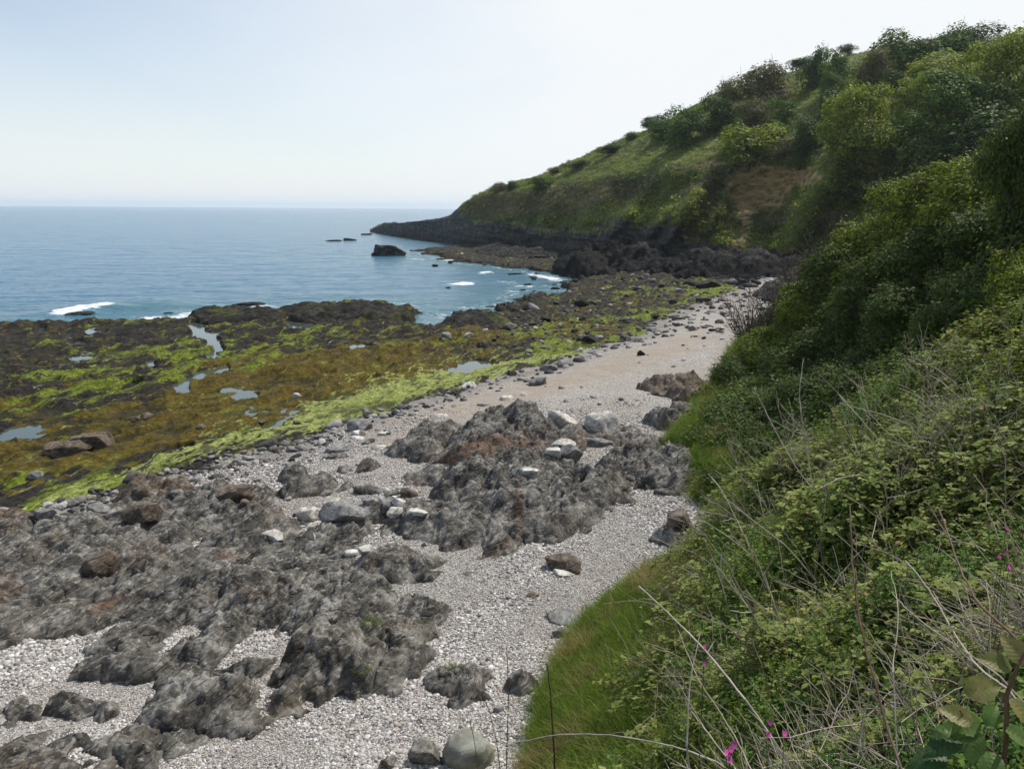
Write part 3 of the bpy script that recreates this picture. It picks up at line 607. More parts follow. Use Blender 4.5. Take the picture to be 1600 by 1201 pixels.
for (a, b_, d) in [(915, 1060, 10.2), (1000, 1050, 8.8), (980, 965, 11.6), (1060, 915, 11.8), (1110, 830, 12.0), (1155, 765, 11.8), (1250, 700, 11), (1380, 650, 10.5), (1430, 575, 11.5), (1500, 530, 12), (1600, 455, 12.5),
                   (1150, 900, 8), (1300, 800, 8.5), (1450, 700, 8.5), (1590, 570, 9.5), (1200, 1050, 5.5), (1400, 950, 5.5), (1580, 810, 6), (1100, 1190, 5), (1300, 1190, 3.9), (1580, 1110, 3.2), (1580, 1220, 2.6), (900, 1200, 8), (1000, 1200, 6.6), (1700, 900, 4.2),
                   (1120, 660, 25), (1170, 575, 33), (1650, 330, 30), (1110, 620, 31), (1280, 455, 50), (1350, 405, 60), (1100, 720, 22)]:
    q_ = at_d(a, b_, d); q_[2] -= 0.28 if d < 13 else 0.35; hp.append(tuple(q_))
hp += [(4.4, 15, 2.7), (6, 15.8, 3.0), (8.5, 16, 4.4), (12, 16.5, 7.0), (6.2, 18.5, 2.8), (8.5, 19, 3.7), (12, 20, 6.0), (17, 19, 9.5), (38, 85, 6.5), (60, 60, 22), (26, 28, 17), (40, 15, 27), (15, 0, 17), (10, -5, 14.5), (5, 2, 10.8), (2, 0, 8.9), (0, -4, 9.2), (-6, -4, 9),
       (1.0, 1.5, 8.0), (0, 1.2, 8.0), (0.3, 4.5, 4.9), (-3, 3, 6), (-3.3, 5, 4.0), (-6, 5, 3.2), (-6, 1, 7), (-3.2, 8.5, 1.8), (-7, 8.5, 1.6), (-12, 8, 1.5), (-14, 2, 6), (0, 9, 2.4)]
hp += [tuple(at_d(t[0], t[1] + t[3] * .46, t[4])) for t in SHR]
HZ = RBF(hp, 0.5)
FPOLY = np.array([tuple(q) for q in FOOT] + [(60, 120), (300, 120), (300, -60), (-60, -60), (-60, 5.5), (-8, 8.0), (-2.5, 8.6)])
def hillz(x, y, detail=True):
    z = HZ(x, y); s = poly_sd(FPOLY, x, y); s = s + .28 * fbm(x * .9, y * .9, 3, 311) - .05
    d = (0.35 * fbm(x * .45, y * .45, 4, 301) + 0.22 * fbm(x * 1.1, y * 1.1, 3, 302)) * sstep(0, 3, s)
    d = d * np.where(np.hypot(x, y) < 3, 0.2, 1.0)
    z = z + d + 0.5 * sstep(0.0, 0.8, s)*sstep(12,18,y)*(1-sstep(40,60,y))
    z = np.where(s < 0, z + s * 1.5, z)
    return z, s
th = np.linspace(R(-95), R(80), 640); rr = np.exp(np.linspace(math.log(0.12), math.log(110), 640))
TH, RR = np.meshgrid(th, rr, indexing='ij'); X, Y = RR * np.sin(TH), RR * np.cos(TH)
Z, S = hillz(X, Y)
k = NT('bank_soil'); p = k.pos()
n_ = k.noise(p, 2.5, 6, .7)
c = k.ramp(n_, [(0.3, (0.012, 0.014, 0.006)), (0.55, (0.035, 0.038, 0.014)), (0.75, (0.07, 0.058, 0.03))])
M['soil'] = k.done(c, 0.95, k.bump(n_, 1.0, 0.2), 0.1)
hill = mesh_np('near_hillside', np.stack([X, Y, Z], -1).reshape(-1, 3), grid_faces(640, 640, keep=(S > -1.0)), M['soil'])
tag(hill, kind='structure')
def hz_n(x, y):
    e = 0.15; z, s = hillz(x, y); zx = hillz(x + e, y)[0]; zy = hillz(x, y + e)[0]
    n = np.stack([-(zx - z) / e, -(zy - z) / e, np.ones_like(z)], -1); n /= np.linalg.norm(n, axis=-1, keepdims=True)
    return z, s, n
# ================================================================== ROCK OUTCROPS ON THE BEACH
ROCKPOLYS = []; TOPS = []
def outcrop(poly_px, hmax, label, mat='rock', res=0.03, seed=1, edge=0.7, holes=(), stain=(), rough=1.0, zadd=0.0, group=None, name='rock_outcrop', base=None, fs=1.0, ra=0.0):
    P = np.array(poly_px, float)
    q = at_z(P[:, 0], P[:, 1], 1.8)
    for _ in range(4):
        q = at_z(P[:, 0], P[:, 1], GZ(q[:, 0], q[:, 1]) if base is None else np.full(len(P), base))
    W2 = q[:, :2]; ROCKPOLYS.append(W2)
    hp_ = []
    for hpoly in holes:
        hq = np.array(hpoly, float); w3 = at_z(hq[:, 0], hq[:, 1], 1.9)
        for _ in range(3): w3 = at_z(hq[:, 0], hq[:, 1], GZ(w3[:, 0], w3[:, 1]))
        hp_.append(w3[:, :2])
    mn = W2.min(0) - 0.5; mxx = W2.max(0) + 0.5
    nu = int((mxx[0] - mn[0]) / res) + 2; nv = int((mxx[1] - mn[1]) / res) + 2
    x, y = np.meshgrid(np.linspace(mn[0], mxx[0], nu), np.linspace(mn[1], mxx[1], nv), indexing='ij')
    dx = 0.12 * fbm(x * 1.2, y * 1.2, 3, seed + 50); dy = 0.12 * fbm(x * 1.2, y * 1.2, 3, seed + 51)
    d = poly_sd(W2, x + dx, y + dy)
    for h_ in hp_: d = np.minimum(d, -poly_sd(h_, x + dx, y + dy))
    big = fbm(x * 0.5 * (1 if fs > .5 else .35), y * 0.5 * (1 if fs > .5 else .35), 3, seed + 60)
    sN = (x * DN[0] + y * DN[1]); sS = (x * ST[0] + y * ST[1])
    d = d + 0.30 * edge * fbm(x * 1.4 * fs, y * 1.4 * fs, 4 if fs > .5 else 3, seed + 61) + 0.22 * edge * fbm(sN * 2.2 * fs, sS * .6 * fs, 3, seed + 62)
    d = d + 0.34 * edge
    prof = np.clip(d / edge, -1, 1); prof = np.sign(prof) * np.abs(prof) ** 0.55
    xr = x * math.cos(ra) - y * math.sin(ra); yr = x * math.sin(ra) + y * math.cos(ra)
    st = strata(xr * 1.05 * fs, yr * 1.05 * fs, seed); st2 = strata(xr * 2.7 * fs + 9, yr * 2.7 * fs, seed + 5)
    f1, f2, cid = voro((x * DN[0] + y * DN[1]) * 1.5 * fs + .3 * fbm(x, y, 2, 4), (x * ST[0] + y * ST[1]) * 0.7 * fs, seed)
    cr = sstep(0.0, 0.09, f2 - f1)
    fc = (0.30 if fs < .5 else 1.0) * (0.45 * facets(x, y, 1.0 / fs, seed, STRIKE + ra) + 0.50 * facets(x, y, .42 / fs, seed + 3, STRIKE + ra, 1.5) + (.25 if fs < .5 else .55) * facets(x, y, .17 / fs, seed + 5, STRIKE + ra, 1.3))
    h = hmax * prof * (0.42 + 0.50 * big) + np.clip(prof, 0, 1) * rough * (0.20 * hmax ** 0.5 * (st - 0.40) + (0.10 if fs > .5 else .02) * (st2 - .4) + fc + .05 + 0.0 * (1 - cr) + 0.03 * ridged(x * 3.3, y * 3.3, 4, seed + 9) + 0.03 * fbm(x * 11, y * 11, 3, seed + 12))
    zg = gz(x, y)
    z = zg - 0.01 + h + zadd * np.clip(prof, 0, 1)
    keep = z > zg - 0.12
    TOPS.append((mn, (mxx - mn) / [nu - 1, nv - 1], z))
    V = np.stack([x, y, z], -1).reshape(-1, 3)
    f = grid_faces(nu, nv, keep=keep)
    sx, sy = proj(V); stn = np.clip(blobs(sx, sy, stain), 0, 1) if len(stain) else np.zeros(len(V))
    V, f, a = compact(V, f, {'stain': stn * .7})
    c = V.mean(0); c[2] = V[:, 2].min()
    o = mesh_np(name, V - c, f, M[mat], a, smooth=(res > .1)); o.location = c
    return tag(o, label, 'rock outcrop', group)

OUT = [
 ([(150, 1052), (165, 1015), (235, 960), (262, 925), (300, 905), (380, 893), (470, 875), (555, 905), (600, 935), (612, 985), (585, 1040), (560, 1080), (500, 1088), (440, 1112), (340, 1142), (262, 1118), (262, 1080), (300, 1040), (262, 1030), (215, 1062)],
  0.62, 'largest rugged grey schist outcrop in the foreground, a grass tuft growing on its right side', 'rock', .024, 11, 0.8, ([(225, 1062), (262, 1040), (255, 1075), (230, 1090)],), ((400, 925, 30, 10, 0, .5), (190, 960, 40, 12, 20, .6))),
 ([(600, 945), (650, 930), (685, 955), (668, 985), (650, 1008), (655, 1045), (610, 1085), (570, 1082), (560, 1050), (585, 1000)], 0.22,
  'low flat grey rock shelf with sparse moss just right of the largest foreground outcrop', 'rock', .026, 12, 0.5),
 ([(-60, 835), (40, 822), (110, 828), (170, 806), (230, 788), (300, 775), (352, 790), (400, 800), (452, 826), (462, 868), (380, 890), (292, 905), (240, 955), (190, 962), (150, 975), (80, 985), (20, 1005), (-60, 1020)],
  0.62, 'wide broken brown-grey rock mass at the left edge above the gravel pocket', 'rock', .032, 13, 0.9, ([(275, 858), (290, 838), (340, 825), (355, 838), (330, 858), (300, 868)], [(115, 957), (150, 942), (168, 950), (130, 968)]), ((165, 945, 30, 12, 20, 1), (10, 915, 30, 20, 10, .8), (350, 875, 30, 14, 20, .7), (230, 870, 30, 20, 0, .4))),
 ([(-60, 1135), (30, 1122), (60, 1150), (120, 1165), (165, 1215), (-60, 1290)], 0.30, 'smooth olive grey rock slab in the bottom left corner', 'rock', .022, 14, 0.7),
 ([(155, 1165), (180, 1148), (225, 1135), (262, 1120), (300, 1128), (315, 1150), (275, 1172), (225, 1168), (180, 1182)], 0.30, 'small low cracked rock between the bottom left slab and the largest outcrop', 'rock', .02, 15, 0.4),
 ([(195, 1180), (225, 1172), (255, 1182), (250, 1200), (205, 1200)], 0.25, 'small grey rock lump at the bottom edge among white pebbles', 'rock', .018, 16, 0.3),
 ([(72, 1118), (88, 1102), (130, 1092), (172, 1098), (170, 1118), (120, 1124)], 0.34, 'rounded brown-grey rock in the gravel pocket at lower left', 'rock', .02, 17, 0.35),
 ([(20, 1108), (40, 1098), (58, 1106), (50, 1120), (28, 1120)], 0.16, 'little dark rock poking from the gravel near the left edge', 'rock', .02, 18, 0.2),
 ([(468, 858), (500, 832), (560, 812), (600, 795), (660, 790), (720, 800), (790, 815), (822, 845), (790, 862), (730, 872), (690, 885), (672, 905), (610, 915), (575, 893), (520, 885), (480, 878)],
  0.42, 'grey layered rock ledge curving round a pebble hollow in mid beach', 'rock', .032, 19, 0.6, ([(592, 848), (612, 830), (650, 836), (690, 850), (712, 864), (660, 878), (615, 868)],), ((790, 850, 40, 8, 30, .6), (720, 880, 20, 10, 50, .6))),
 ([(688, 772), (705, 745), (745, 725), (800, 712), (838, 722), (880, 742), (930, 745), (968, 760), (968, 782), (920, 800), (912, 830), (868, 850), (800, 842), (760, 812), (720, 790)],
  0.85, 'big knobbly grey outcrop in mid beach with a rusty vertical seam down its front', 'rock', .034, 20, 0.8, (), ((812, 775, 6, 30, 5, .9), (808, 815, 5, 24, -8, .8), (800, 835, 24, 8, 20, .5))),
 ([(688, 722), (715, 690), (745, 668), (790, 655), (850, 662), (872, 690), (850, 712), (780, 720), (735, 730)], 1.0, 'tallest dark outcrop with an orange-brown undercut face on the mid beach', 'rock', .034, 21, 0.7, (), ((758, 712, 75, 24, 12, 1.9), (825, 700, 40, 12, 0, 1.2))),
 ([(608, 708), (640, 690), (672, 672), (705, 662), (722, 672), (700, 702), (680, 722), (640, 716)], 0.6, 'low jagged grey ridge running left from the tallest dark outcrop', 'rock', .038, 22, 0.5),
 ([(850, 700), (880, 672), (930, 668), (985, 672), (1010, 690), (975, 700), (930, 690), (900, 706), (880, 730), (855, 725)], 0.35, 'brown stained low rock holding the two white-topped boulders', 'rock', .04, 23, 0.5, (), ((930, 690, 60, 12, 0, .8),)),
 ([(955, 745), (978, 712), (1015, 690), (1050, 695), (1085, 720), (1085, 765), (1050, 775), (1005, 776), (985, 765)], 0.75, 'blue-grey ribbed rock emerging from under the grassy bank', 'rock', .034, 24, 0.5),
 ([(930, 738), (950, 722), (985, 718), (975, 740), (985, 752), (950, 752)], 0.30, 'small brown rock beside the blue-grey ribbed rock', 'rock', .034, 25, 0.3, (), ((965, 740, 14, 8, 0, 1),)),
 ([(1004, 606), (1030, 596), (1062, 596), (1100, 600), (1100, 622), (1070, 628), (1035, 618)], 0.75, 'striped brown-black rock by the foot of the grassy bank, farther up the beach', 'rock_brown', .05, 26, 0.6),
 ([(1008, 662), (1030, 648), (1060, 640), (1085, 645), (1080, 668), (1040, 672)], 0.65, 'dark grey rock tucked against the grass lip below the striped rock', 'rock', .045, 27, 0.5),
 ([(430, 772), (470, 758), (520, 752), (545, 762), (500, 772), (450, 778)], 0.28, 'long low grey rock with a reddish foot on the sandy beach', 'rock', .04, 28, 0.4, (), ((500, 772, 50, 5, 5, 1),)),
 ([(440, 748), (462, 735), (480, 740), (478, 752), (450, 756)], 0.3, 'small hump of grey rock left of the long low rock', 'rock', .04, 29, 0.35),
 ([(530, 735), (560, 726), (590, 728), (575, 738), (545, 742)], 0.16, 'thin flat grey rock half buried in mid beach sand', 'rock', .04, 30, 0.3),
 ([(618, 745), (660, 732), (700, 738), (690, 760), (640, 758)], 0.25, 'crumbly brown-grey rock patch left of the big knobbly outcrop', 'rock', .038, 31, 0.4, (), ((660, 755, 30, 6, 0, .7),)),
 ([(668, 1068), (690, 1052), (735, 1048), (758, 1058), (755, 1090), (715, 1100), (685, 1085)], 0.40, 'lone pitted grey rock capped with a green tuft on the white pebbles', 'rock', .02, 32, 0.35),
 ([(800, 1072), (822, 1060), (846, 1066), (842, 1082), (815, 1086)], 0.22, 'small dark rock where the near grass bank meets the pebbles', 'rock', .02, 33, 0.25),
 ([(1020, 842), (1045, 826), (1085, 830), (1090, 855), (1050, 862)], 0.28, 'low dark rocks against the foot of the bank right of the pebble beach', 'rock', .03, 34, 0.35),
 ([(-40, 800), (30, 808), (80, 812), (60, 826), (-40, 832)], 0.25, 'flat brown rocks at the left edge beside the pale green weed', 'rock_brown', .035, 35, 0.4),
 ([(180, 786), (215, 765), (262, 762), (300, 768), (290, 782), (235, 790)], 0.42, 'blocky brown rock standing where the weed meets the gravel', 'rock_brown', .035, 36, 0.45),
 ([(300, 772), (345, 758), (420, 765), (430, 790), (400, 800), (345, 790)], 0.30, 'broken grey rocks behind the left rock mass', 'rock', .035, 37, 0.4),
]
for i, t in enumerate(OUT):
    poly, hm, lab, mat, res, seed, edge = t[:7]
    outcrop(poly, hm, lab, mat, res, seed, edge, t[7] if len(t) > 7 else (), t[8] if len(t) > 8 else ())

# far dark ledges under the headland and reef rocks
FAR = [
 ([(872, 425), (905, 405), (950, 392), (1010, 386), (1045, 396), (1080, 418), (1060, 428), (1000, 424), (930, 430)], 4.2, 'long black rock ledge below the headland, left of the square-cut one', 41, 5.5),
 ([(1052, 430), (1070, 408), (1110, 398), (1180, 402), (1250, 400), (1290, 415), (1285, 432), (1230, 432), (1140, 434), (1090, 436)], 4.0, 'flat-topped black rock ledge with pale top at the head of the beach', 42, 3.6),
 ([(1185, 462), (1205, 448), (1235, 440), (1290, 438), (1300, 466), (1240, 478), (1200, 470)], 2.2, 'dark rock hump behind the bare bushes at the head of the beach', 43, 1.6),
 ([(742, 392), (770, 376), (830, 372), (900, 380), (935, 392), (870, 402), (790, 402)], 1.5, 'dark broken rocks at the foot of the headland cliff', 44, 5.0),
 ([(440, 492), (452, 484), (520, 479), (602, 480), (650, 492), (646, 502), (600, 498), (520, 496), (470, 500)], 0.5, 'black weed-topped rock ridge at the sea edge of the platform', 45, 1.2),
 ([(300, 493), (322, 487), (380, 487), (440, 492), (430, 502), (360, 505), (318, 505)], 0.38, 'dark rock hump at the sea edge beside the long pool', 46, 1.0),
 ([(688, 508), (705, 497), (760, 498), (800, 503), (780, 512), (720, 514)], 0.55, 'low dark reef rock beside the small cove', 47, 1.0),
]
for poly, hm, lab, seed, edge in FAR:
    outcrop(poly, hm, lab, 'rock_ledge' if seed in (41, 42) else 'rock_weed' if seed > 44 else 'rock_dark', .12, seed, edge, rough=.7, fs=0.22, ra=1.0)
SEAR = [((607, 392), 50, 21, 'isolated craggy black rock standing in the sea off the headland'), ((545, 374), 22, 5, 'low black rock awash beyond the craggy sea rock'), ((520, 376), 22, 2.4, 'farthest low skerry on the left of the headland'), ((572, 366), 22, 2.6, 'thin skerry just off the tip of the headland'),
        ((390, 476), 50, 6, 'dark rock with white foam just off the weedy platform'), ((128, 491), 44, 3, 'flat rock under the breaking wave on the left'), ((265, 489), 14, 3, 'small black rock in the sea left of the long pool'), ((812, 467), 26, 5, 'low black reef rock in the surf of the small cove'), ((700, 449), 10, 2, 'tiny rock behind the small white breaker'),
        ((803, 428), 24, 3.5, 'thin black rock in the bay near the reef'), ((766, 479), 16, 4, 'small dark rock off the cove, beside the reef point')]
def rock_top(x, y):
    z = gz(x, y)
    for mn, stp, g_z in TOPS:
        i = np.round((x - mn[0]) / stp[0]).astype(int); j = np.round((y - mn[1]) / stp[1]).astype(int)
        ok = (i >= 0) & (j >= 0) & (i < g_z.shape[0]) & (j < g_z.shape[1])
        if ok.any(): z[ok] = np.maximum(z[ok], g_z[i[ok], j[ok]])
    return z
def cast(px, py):
    d = ray(px, py); d = d / math.hypot(d[0], d[1]); a = CAM[2] / -d[2]
    t = np.linspace(a * .5, a * 1.05, 160); p_ = CAM + d * t[:, None]
    for _ in range(2):
        b_ = rock_top(p_[:, 0], p_[:, 1]) > p_[:, 2]; i = int(np.argmax(b_)) if b_.any() else len(t) - 1
        t = np.linspace(t[max(i - 1, 0)], t[i], 24); p_ = CAM + d * t[:, None]
    return p_[-1]
def boulder_mesh(seed, dims, nplanes=11, rough=0.05, sub=4, flat=0.0, roundness=0.0):
    import bmesh
    bm = bmesh.new(); bmesh.ops.create_icosphere(bm, subdivisions=sub, radius=1.0)
    V = np.array([v.co[:] for v in bm.verts]); f = np.array([[v.index for v in q.verts] for q in bm.faces]); bm.free()
    r = np.random.default_rng(seed)
    V0 = V.copy(); V = V * 1.2
    for i in range(nplanes):
        n = r.normal(size=3); n /= np.linalg.norm(n); dd = r.uniform(0.60, 0.88) + roundness * 0.3
        e = V @ n - dd; V = V - np.where(e > 0, e * (0.97 - 0.4 * roundness), 0)[:, None] * n
    V[:, 2] = np.where(V[:, 2] > 0.8 - flat, 0.8 - flat + (V[:, 2] - 0.8 + flat) * 0.25, V[:, 2])
    nn = V0
    q = V * 1.7 + seed * 3.1
    V = V + nn * (rough * (fbm(q[:, 0] + q[:, 2], q[:, 1] - q[:, 2] * .7, 5, seed, .6) + .4 * ridged(q[:, 0] * 2 + q[:, 2], q[:, 1] * 2 + q[:, 2], 3, seed)))[:, None]
    return V * np.array(dims) / 2, f
def boulder(px, py, wpx, hpx, label, mat, seed, depthk=0.8, z=None, rough=0.05, nplanes=11, flat=0.0, roundness=0.0, rot=0.0, tilt=0.0, name='boulder', group=None, cat='rock'):
    yb = py + hpx * 0.42
    if z is None:
        c = cast(px, yb); zz = float(c[2])
    else:
        c = at_z(px, yb, z); zz = z
    dist = np.linalg.norm(c - CAM); s = dist / F
    dep = math.atan2(CAM[2] - c[2], math.hypot(c[0], c[1]))
    wm = wpx * s; dm = wm * depthk
    hm = max((hpx * s - dm * math.sin(dep) * 0.55) / math.cos(dep), 0.25 * wm if hpx > 0.3 * wpx else 0.12 * wm)
    V, f = boulder_mesh(seed, (wm * 1.04, dm * 1.05, hm * 1.5), nplanes, rough, 4, flat, roundness)
    o = mesh_np(name, V, f, M[mat], {'stain': np.zeros(len(V))})
    fw = c[:2] / np.linalg.norm(c[:2])
    o.location = (c[0] + fw[0] * dm * 0.35, c[1] + fw[1] * dm * .35, zz + hm * 0.14)
    o.rotation_euler = (tilt, 0, rot - math.atan2(fw[0], fw[1]))
    return tag(o, label, cat, group)
for i, ((x_, y_), w_, h_, lab) in enumerate(SEAR):
    boulder(x_, y_, w_ * .95, h_ * .9, lab, 'rock_dark', 300 + i, 0.6, 0.0, 0.22 if i != 5 else .08, 14, rot=0.2, name='sea_rock')
BL = [
 (565, 663, 40, 24, 'dark angular boulder at the edge of the pale green weed', 'rock_grey', .8), (560, 676, 22, 10, 'pale rounded stone touching the dark angular boulder', 'rock_pale', .9), (558, 684, 20, 6, 'flat pale stone nearest below the dark angular boulder', 'rock_pale', .9),
 (599, 677, 17, 8, 'small white stone alone on the sand', 'rock_pale', .8), (527, 700, 34, 14, 'grey blue-capped stone lying on a darker one', 'rock_grey', .7), (523, 712, 34, 10, 'dark wedge stone under the blue-capped stone', 'rock', .7), (574, 690, 18, 8, 'small dark stone among flat pale ones', 'rock', .8), (592, 698, 22, 8, 'flat pale stone behind the low rocks in mid beach', 'rock_pale', .8),
 (945, 657, 52, 42, 'large white-topped boulder, right of the pair', 'rock_pale', .75), (874, 653, 50, 36, 'large chalky white boulder, left of the pair', 'rock_pale', .75),
 (880, 692, 34, 14, 'pale stone under the left white boulder', 'rock_pale', .8), (892, 704, 34, 26, 'cracked pale grey block below the white boulders', 'rock_grey', .8), (862, 705, 30, 14, 'small pale block wedged beside the cracked grey block', 'rock_pale', .8), (930, 690, 46, 20, 'brown-grey block supporting the right white boulder', 'rock_grey', .8),
 (822, 738, 42, 20, 'white elongated boulder lying on the knobbly outcrop', 'rock_pale', .6),
 (880, 881, 56, 30, 'tilted brown boulder with pale spots alone on the pebbles', 'rock_brown', .75), (884, 896, 40, 10, 'flat pale stone beneath the tilted brown boulder', 'rock_pale', .8), (1011, 883, 22, 20, 'small dark round stone near the near bank', 'rock_grey', .9), (833, 930, 20, 10, 'small buff stone on pebbles below the tilted boulder', 'rock_brown', .9),
 (886, 970, 90, 18, 'long flat olive slab by the near grass lip', 'rock_grey', .55), (876, 990, 30, 18, 'small block under the long flat slab', 'rock_grey', .8),
 (732, 1174, 60, 50, 'smooth rounded green-grey boulder at the bottom edge', 'rock_green', .9), (668, 1180, 48, 36, 'rough grey boulder left of the smooth green-grey one', 'rock', .8), (607, 1192, 24, 22, 'pointed grey stone at the bottom edge among pebbles', 'rock', .8),
 (360, 768, 66, 28, 'brown hump-backed boulder on the gravel near the weed', 'rock_brown', .6), (382, 786, 18, 12, 'little brown stone in front of the hump-backed boulder', 'rock_brown', .8), (389, 764, 10, 8, 'white pebble stone beside the hump-backed boulder', 'rock_pale', .8),
 (108, 699, 56, 24, 'long brown slab on the weed, left of two joined ones', 'rock_brown', .55), (143, 690, 52, 26, 'long brown slab on the weed, right of two joined ones', 'rock_brown', .55), (168, 684, 22, 20, 'end block of the brown slabs lying on the weed', 'rock_brown', .7),
 (56, 742, 28, 15, 'pale oval boulder on the weed at far left', 'rock_grey', .8), (208, 655, 18, 10, 'small brown rock in the weed by the dark gully', 'rock_brown', .8), (228, 650, 18, 12, 'upright brown rock in the weed by the dark gully', 'rock_brown', .8), (314, 665, 12, 8, 'small grey rock on brown weed', 'rock_grey', .8), (408, 657, 16, 8, 'tan rock at the edge of the pale weed', 'rock_brown', .8), (463, 616, 12, 8, 'white stone on brown weed', 'rock_pale', .8), (465, 659, 12, 7, 'dark stone in the pale weed pool', 'rock', .8),
 (430, 836, 34, 22, 'white angular stone leaning on the left rock mass', 'rock_pale', .8), (487, 834, 10, 14, 'thin bluish upright stone', 'rock_pale', .8), (545, 798, 70, 36, 'broad smooth light grey boulder behind the curved ledge', 'rock_grey', .8), (490, 803, 40, 30, 'white blunt boulder left of the broad light grey one', 'rock_pale', .8), (520, 784, 30, 12, 'cream slab behind the broad light grey boulder', 'rock_pale', .8),
 (578, 782, 26, 18, 'rounded pale stone behind the broad grey boulder', 'rock_grey', .8), (605, 790, 34, 22, 'grey-buff boulder of the pale cluster', 'rock_grey', .8), (618, 800, 28, 16, 'whitest stone of the pale cluster', 'rock_pale', .8), (622, 782, 24, 12, 'white flat stone at the back of the pale cluster', 'rock_pale', .8), (638, 770, 26, 18, 'tan blocky stone right of the pale cluster', 'rock_brown', .8), (655, 800, 30, 14, 'buff half-buried stone at the right end of the pale cluster', 'rock_pale', .8),
 (577, 764, 52, 18, 'black flat-topped rock on the sand', 'rock', .6), (612, 772, 26, 8, 'thin dark slab trailing from the black flat-topped rock', 'rock', .6), (508, 770, 26, 8, 'thin grey slab on sand near the long low rock', 'rock_grey', .6),
 (550, 862, 20, 10, 'white-topped wedge on the curved ledge, left one', 'rock_pale', .8), (570, 858, 24, 14, 'white-topped wedge on the curved ledge, right one', 'rock_pale', .8),
 (841, 594, 32, 18, 'blue-grey wedge boulder by the wet stones', 'rock_grey', .8), (857, 574, 28, 12, 'left of two domed dark boulders at the weed edge', 'rock_grey', .8), (883, 568, 30, 13, 'right of two domed dark boulders at the weed edge', 'rock_grey', .8), (732, 601, 24, 13, 'pale rounded boulder on wet shingle', 'rock_pale', .8), (799, 582, 16, 12, 'grey rough stone by the weed edge', 'rock', .8), (712, 608, 18, 6, 'rusty flat stone left of the pale rounded boulder', 'rock_brown', .8),
 (921, 528, 28, 14, 'black angular boulder on bright green weed', 'rock_dark', .8), (757, 537, 26, 15, 'brown boulder on weed near the cove', 'rock_brown', .8), (733, 523, 14, 9, 'buff boulder near the cove', 'rock_pale', .8), (696, 524, 24, 11, 'pale green-grey rock at the head of the cove', 'rock_grey', .8), (797, 508, 26, 12, 'grey craggy rock on the far weed flat', 'rock', .8),
 (1017, 514, 18, 8, 'flat-topped boulder at the edge of the shingle', 'rock_grey', .8), (1023, 493, 16, 10, 'dark round boulder in the far rubble', 'rock_dark', .8), (1124, 502, 18, 8, 'brown flattish boulder on pale shingle', 'rock_brown', .8), (1131, 490, 12, 6, 'smaller brown boulder behind the flattish one', 'rock_brown', .8), (1126, 512, 12, 6, 'white stone in front of the brown flattish boulder', 'rock_pale', .8),
 (1160, 441, 24, 13, 'black boulder at the top of the beach, left of a smaller twin', 'rock_dark', .8), (1180, 442, 14, 8, 'smaller black boulder at the top of the beach', 'rock_dark', .8), (1110, 443, 34, 14, 'broad black boulder ringed with green weed', 'rock_dark', .8), (1082, 443, 24, 9, 'low black boulder left of the broad one', 'rock_dark', .8), (1131, 467, 18, 8, 'brown pointed boulder below the broad black one', 'rock_brown', .8), (1050, 470, 24, 11, 'black slanting rock in the far rubble', 'rock_dark', .8), (905, 472, 26, 14, 'dark craggy rock at the sea edge of the rubble', 'rock_dark', .8),
 (1062, 808, 40, 36, 'brown cube-shaped boulder at the foot of the shaded bank', 'rock_brown', .9), (1035, 768, 36, 14, 'dark smooth slab beside the blue-grey ribbed rock', 'rock', .7), (1060, 840, 30, 12, 'low grey stone under the near bank', 'rock', .8), (780, 1108, 16, 12, 'grey stone on pebbles beside the lone pitted rock', 'rock_grey', .8),
 (222, 800, 52, 34, 'brown pyramid-shaped boulder on the left rock mass', 'rock_brown', .8), (152, 880, 44, 34, 'pinkish faced block on the left rock mass', 'rock_brown', .7), (220, 767, 26, 20, 'tall brown stone among the blocky rocks', 'rock_brown', .8), (72, 803, 28, 16, 'grey stone at the left weed edge', 'rock_grey', .8), (48, 806, 20, 12, 'small brown stone beside the grey one at the left weed edge', 'rock_brown', .8), (150, 795, 30, 14, 'slanting pale slab at the left weed edge', 'rock_grey', .7), (305, 748, 18, 10, 'round grey stone on the shingle by the weed', 'rock_grey', .8), (275, 770, 24, 10, 'flat grey stone by the blocky brown rock', 'rock', .8),
 (405, 750, 20, 8, 'round stone on the upper shingle left of the small hump', 'rock_grey', .8), (690, 650, 26, 8, 'pale flat patch stone on the sand', 'rock_pale', .8), (790, 622, 26, 8, 'white flat stone on the sand strip', 'rock_pale', .8), (818, 615, 14, 7, 'white small stone on the sand strip', 'rock_pale', .8), (755, 632, 18, 5, 'thin grey stone on the sand strip', 'rock_grey', .8),
]
for i, (a, b_, wp, hpx, lab, mt, dk_) in enumerate(BL):
    r_ = random.Random(i)
    rnd = mt == 'rock_green'
    boulder(a, b_, wp, hpx, lab, mt, 500 + i, dk_, None, 0.035 if rnd else 0.07, 5 if rnd else r_.randint(10, 15), roundness=0.55 if rnd else 0.0, rot=r_.uniform(-.5, .5), tilt=r_.uniform(-.12, .12), cat='boulder')
for o in list(COL.objects):      # those that rest on an outcrop are lifted onto it
    if o.name.startswith('boulder'):
        for ww in ROCKPOLYS[:27]:
            pass

rc_ = random.Random(4)
for i in range(26):
    a_, b_ = rc_.choice([(845, 455), (870, 440), (815, 480), (880, 465), (830, 440), (760, 492), (720, 408), (690, 398), (655, 400)])
    boulder(a_ + rc_.gauss(0, 22), b_ + rc_.gauss(0, 7), rc_.uniform(5, 15), rc_.uniform(2, 4), 'small dark rock awash at the edge of the cove', 'rock_dark', 700 + i, .6, 0.0, .12, 12, rot=rc_.uniform(-1, 1), name='sea_rock', group='small rocks awash in the cove')
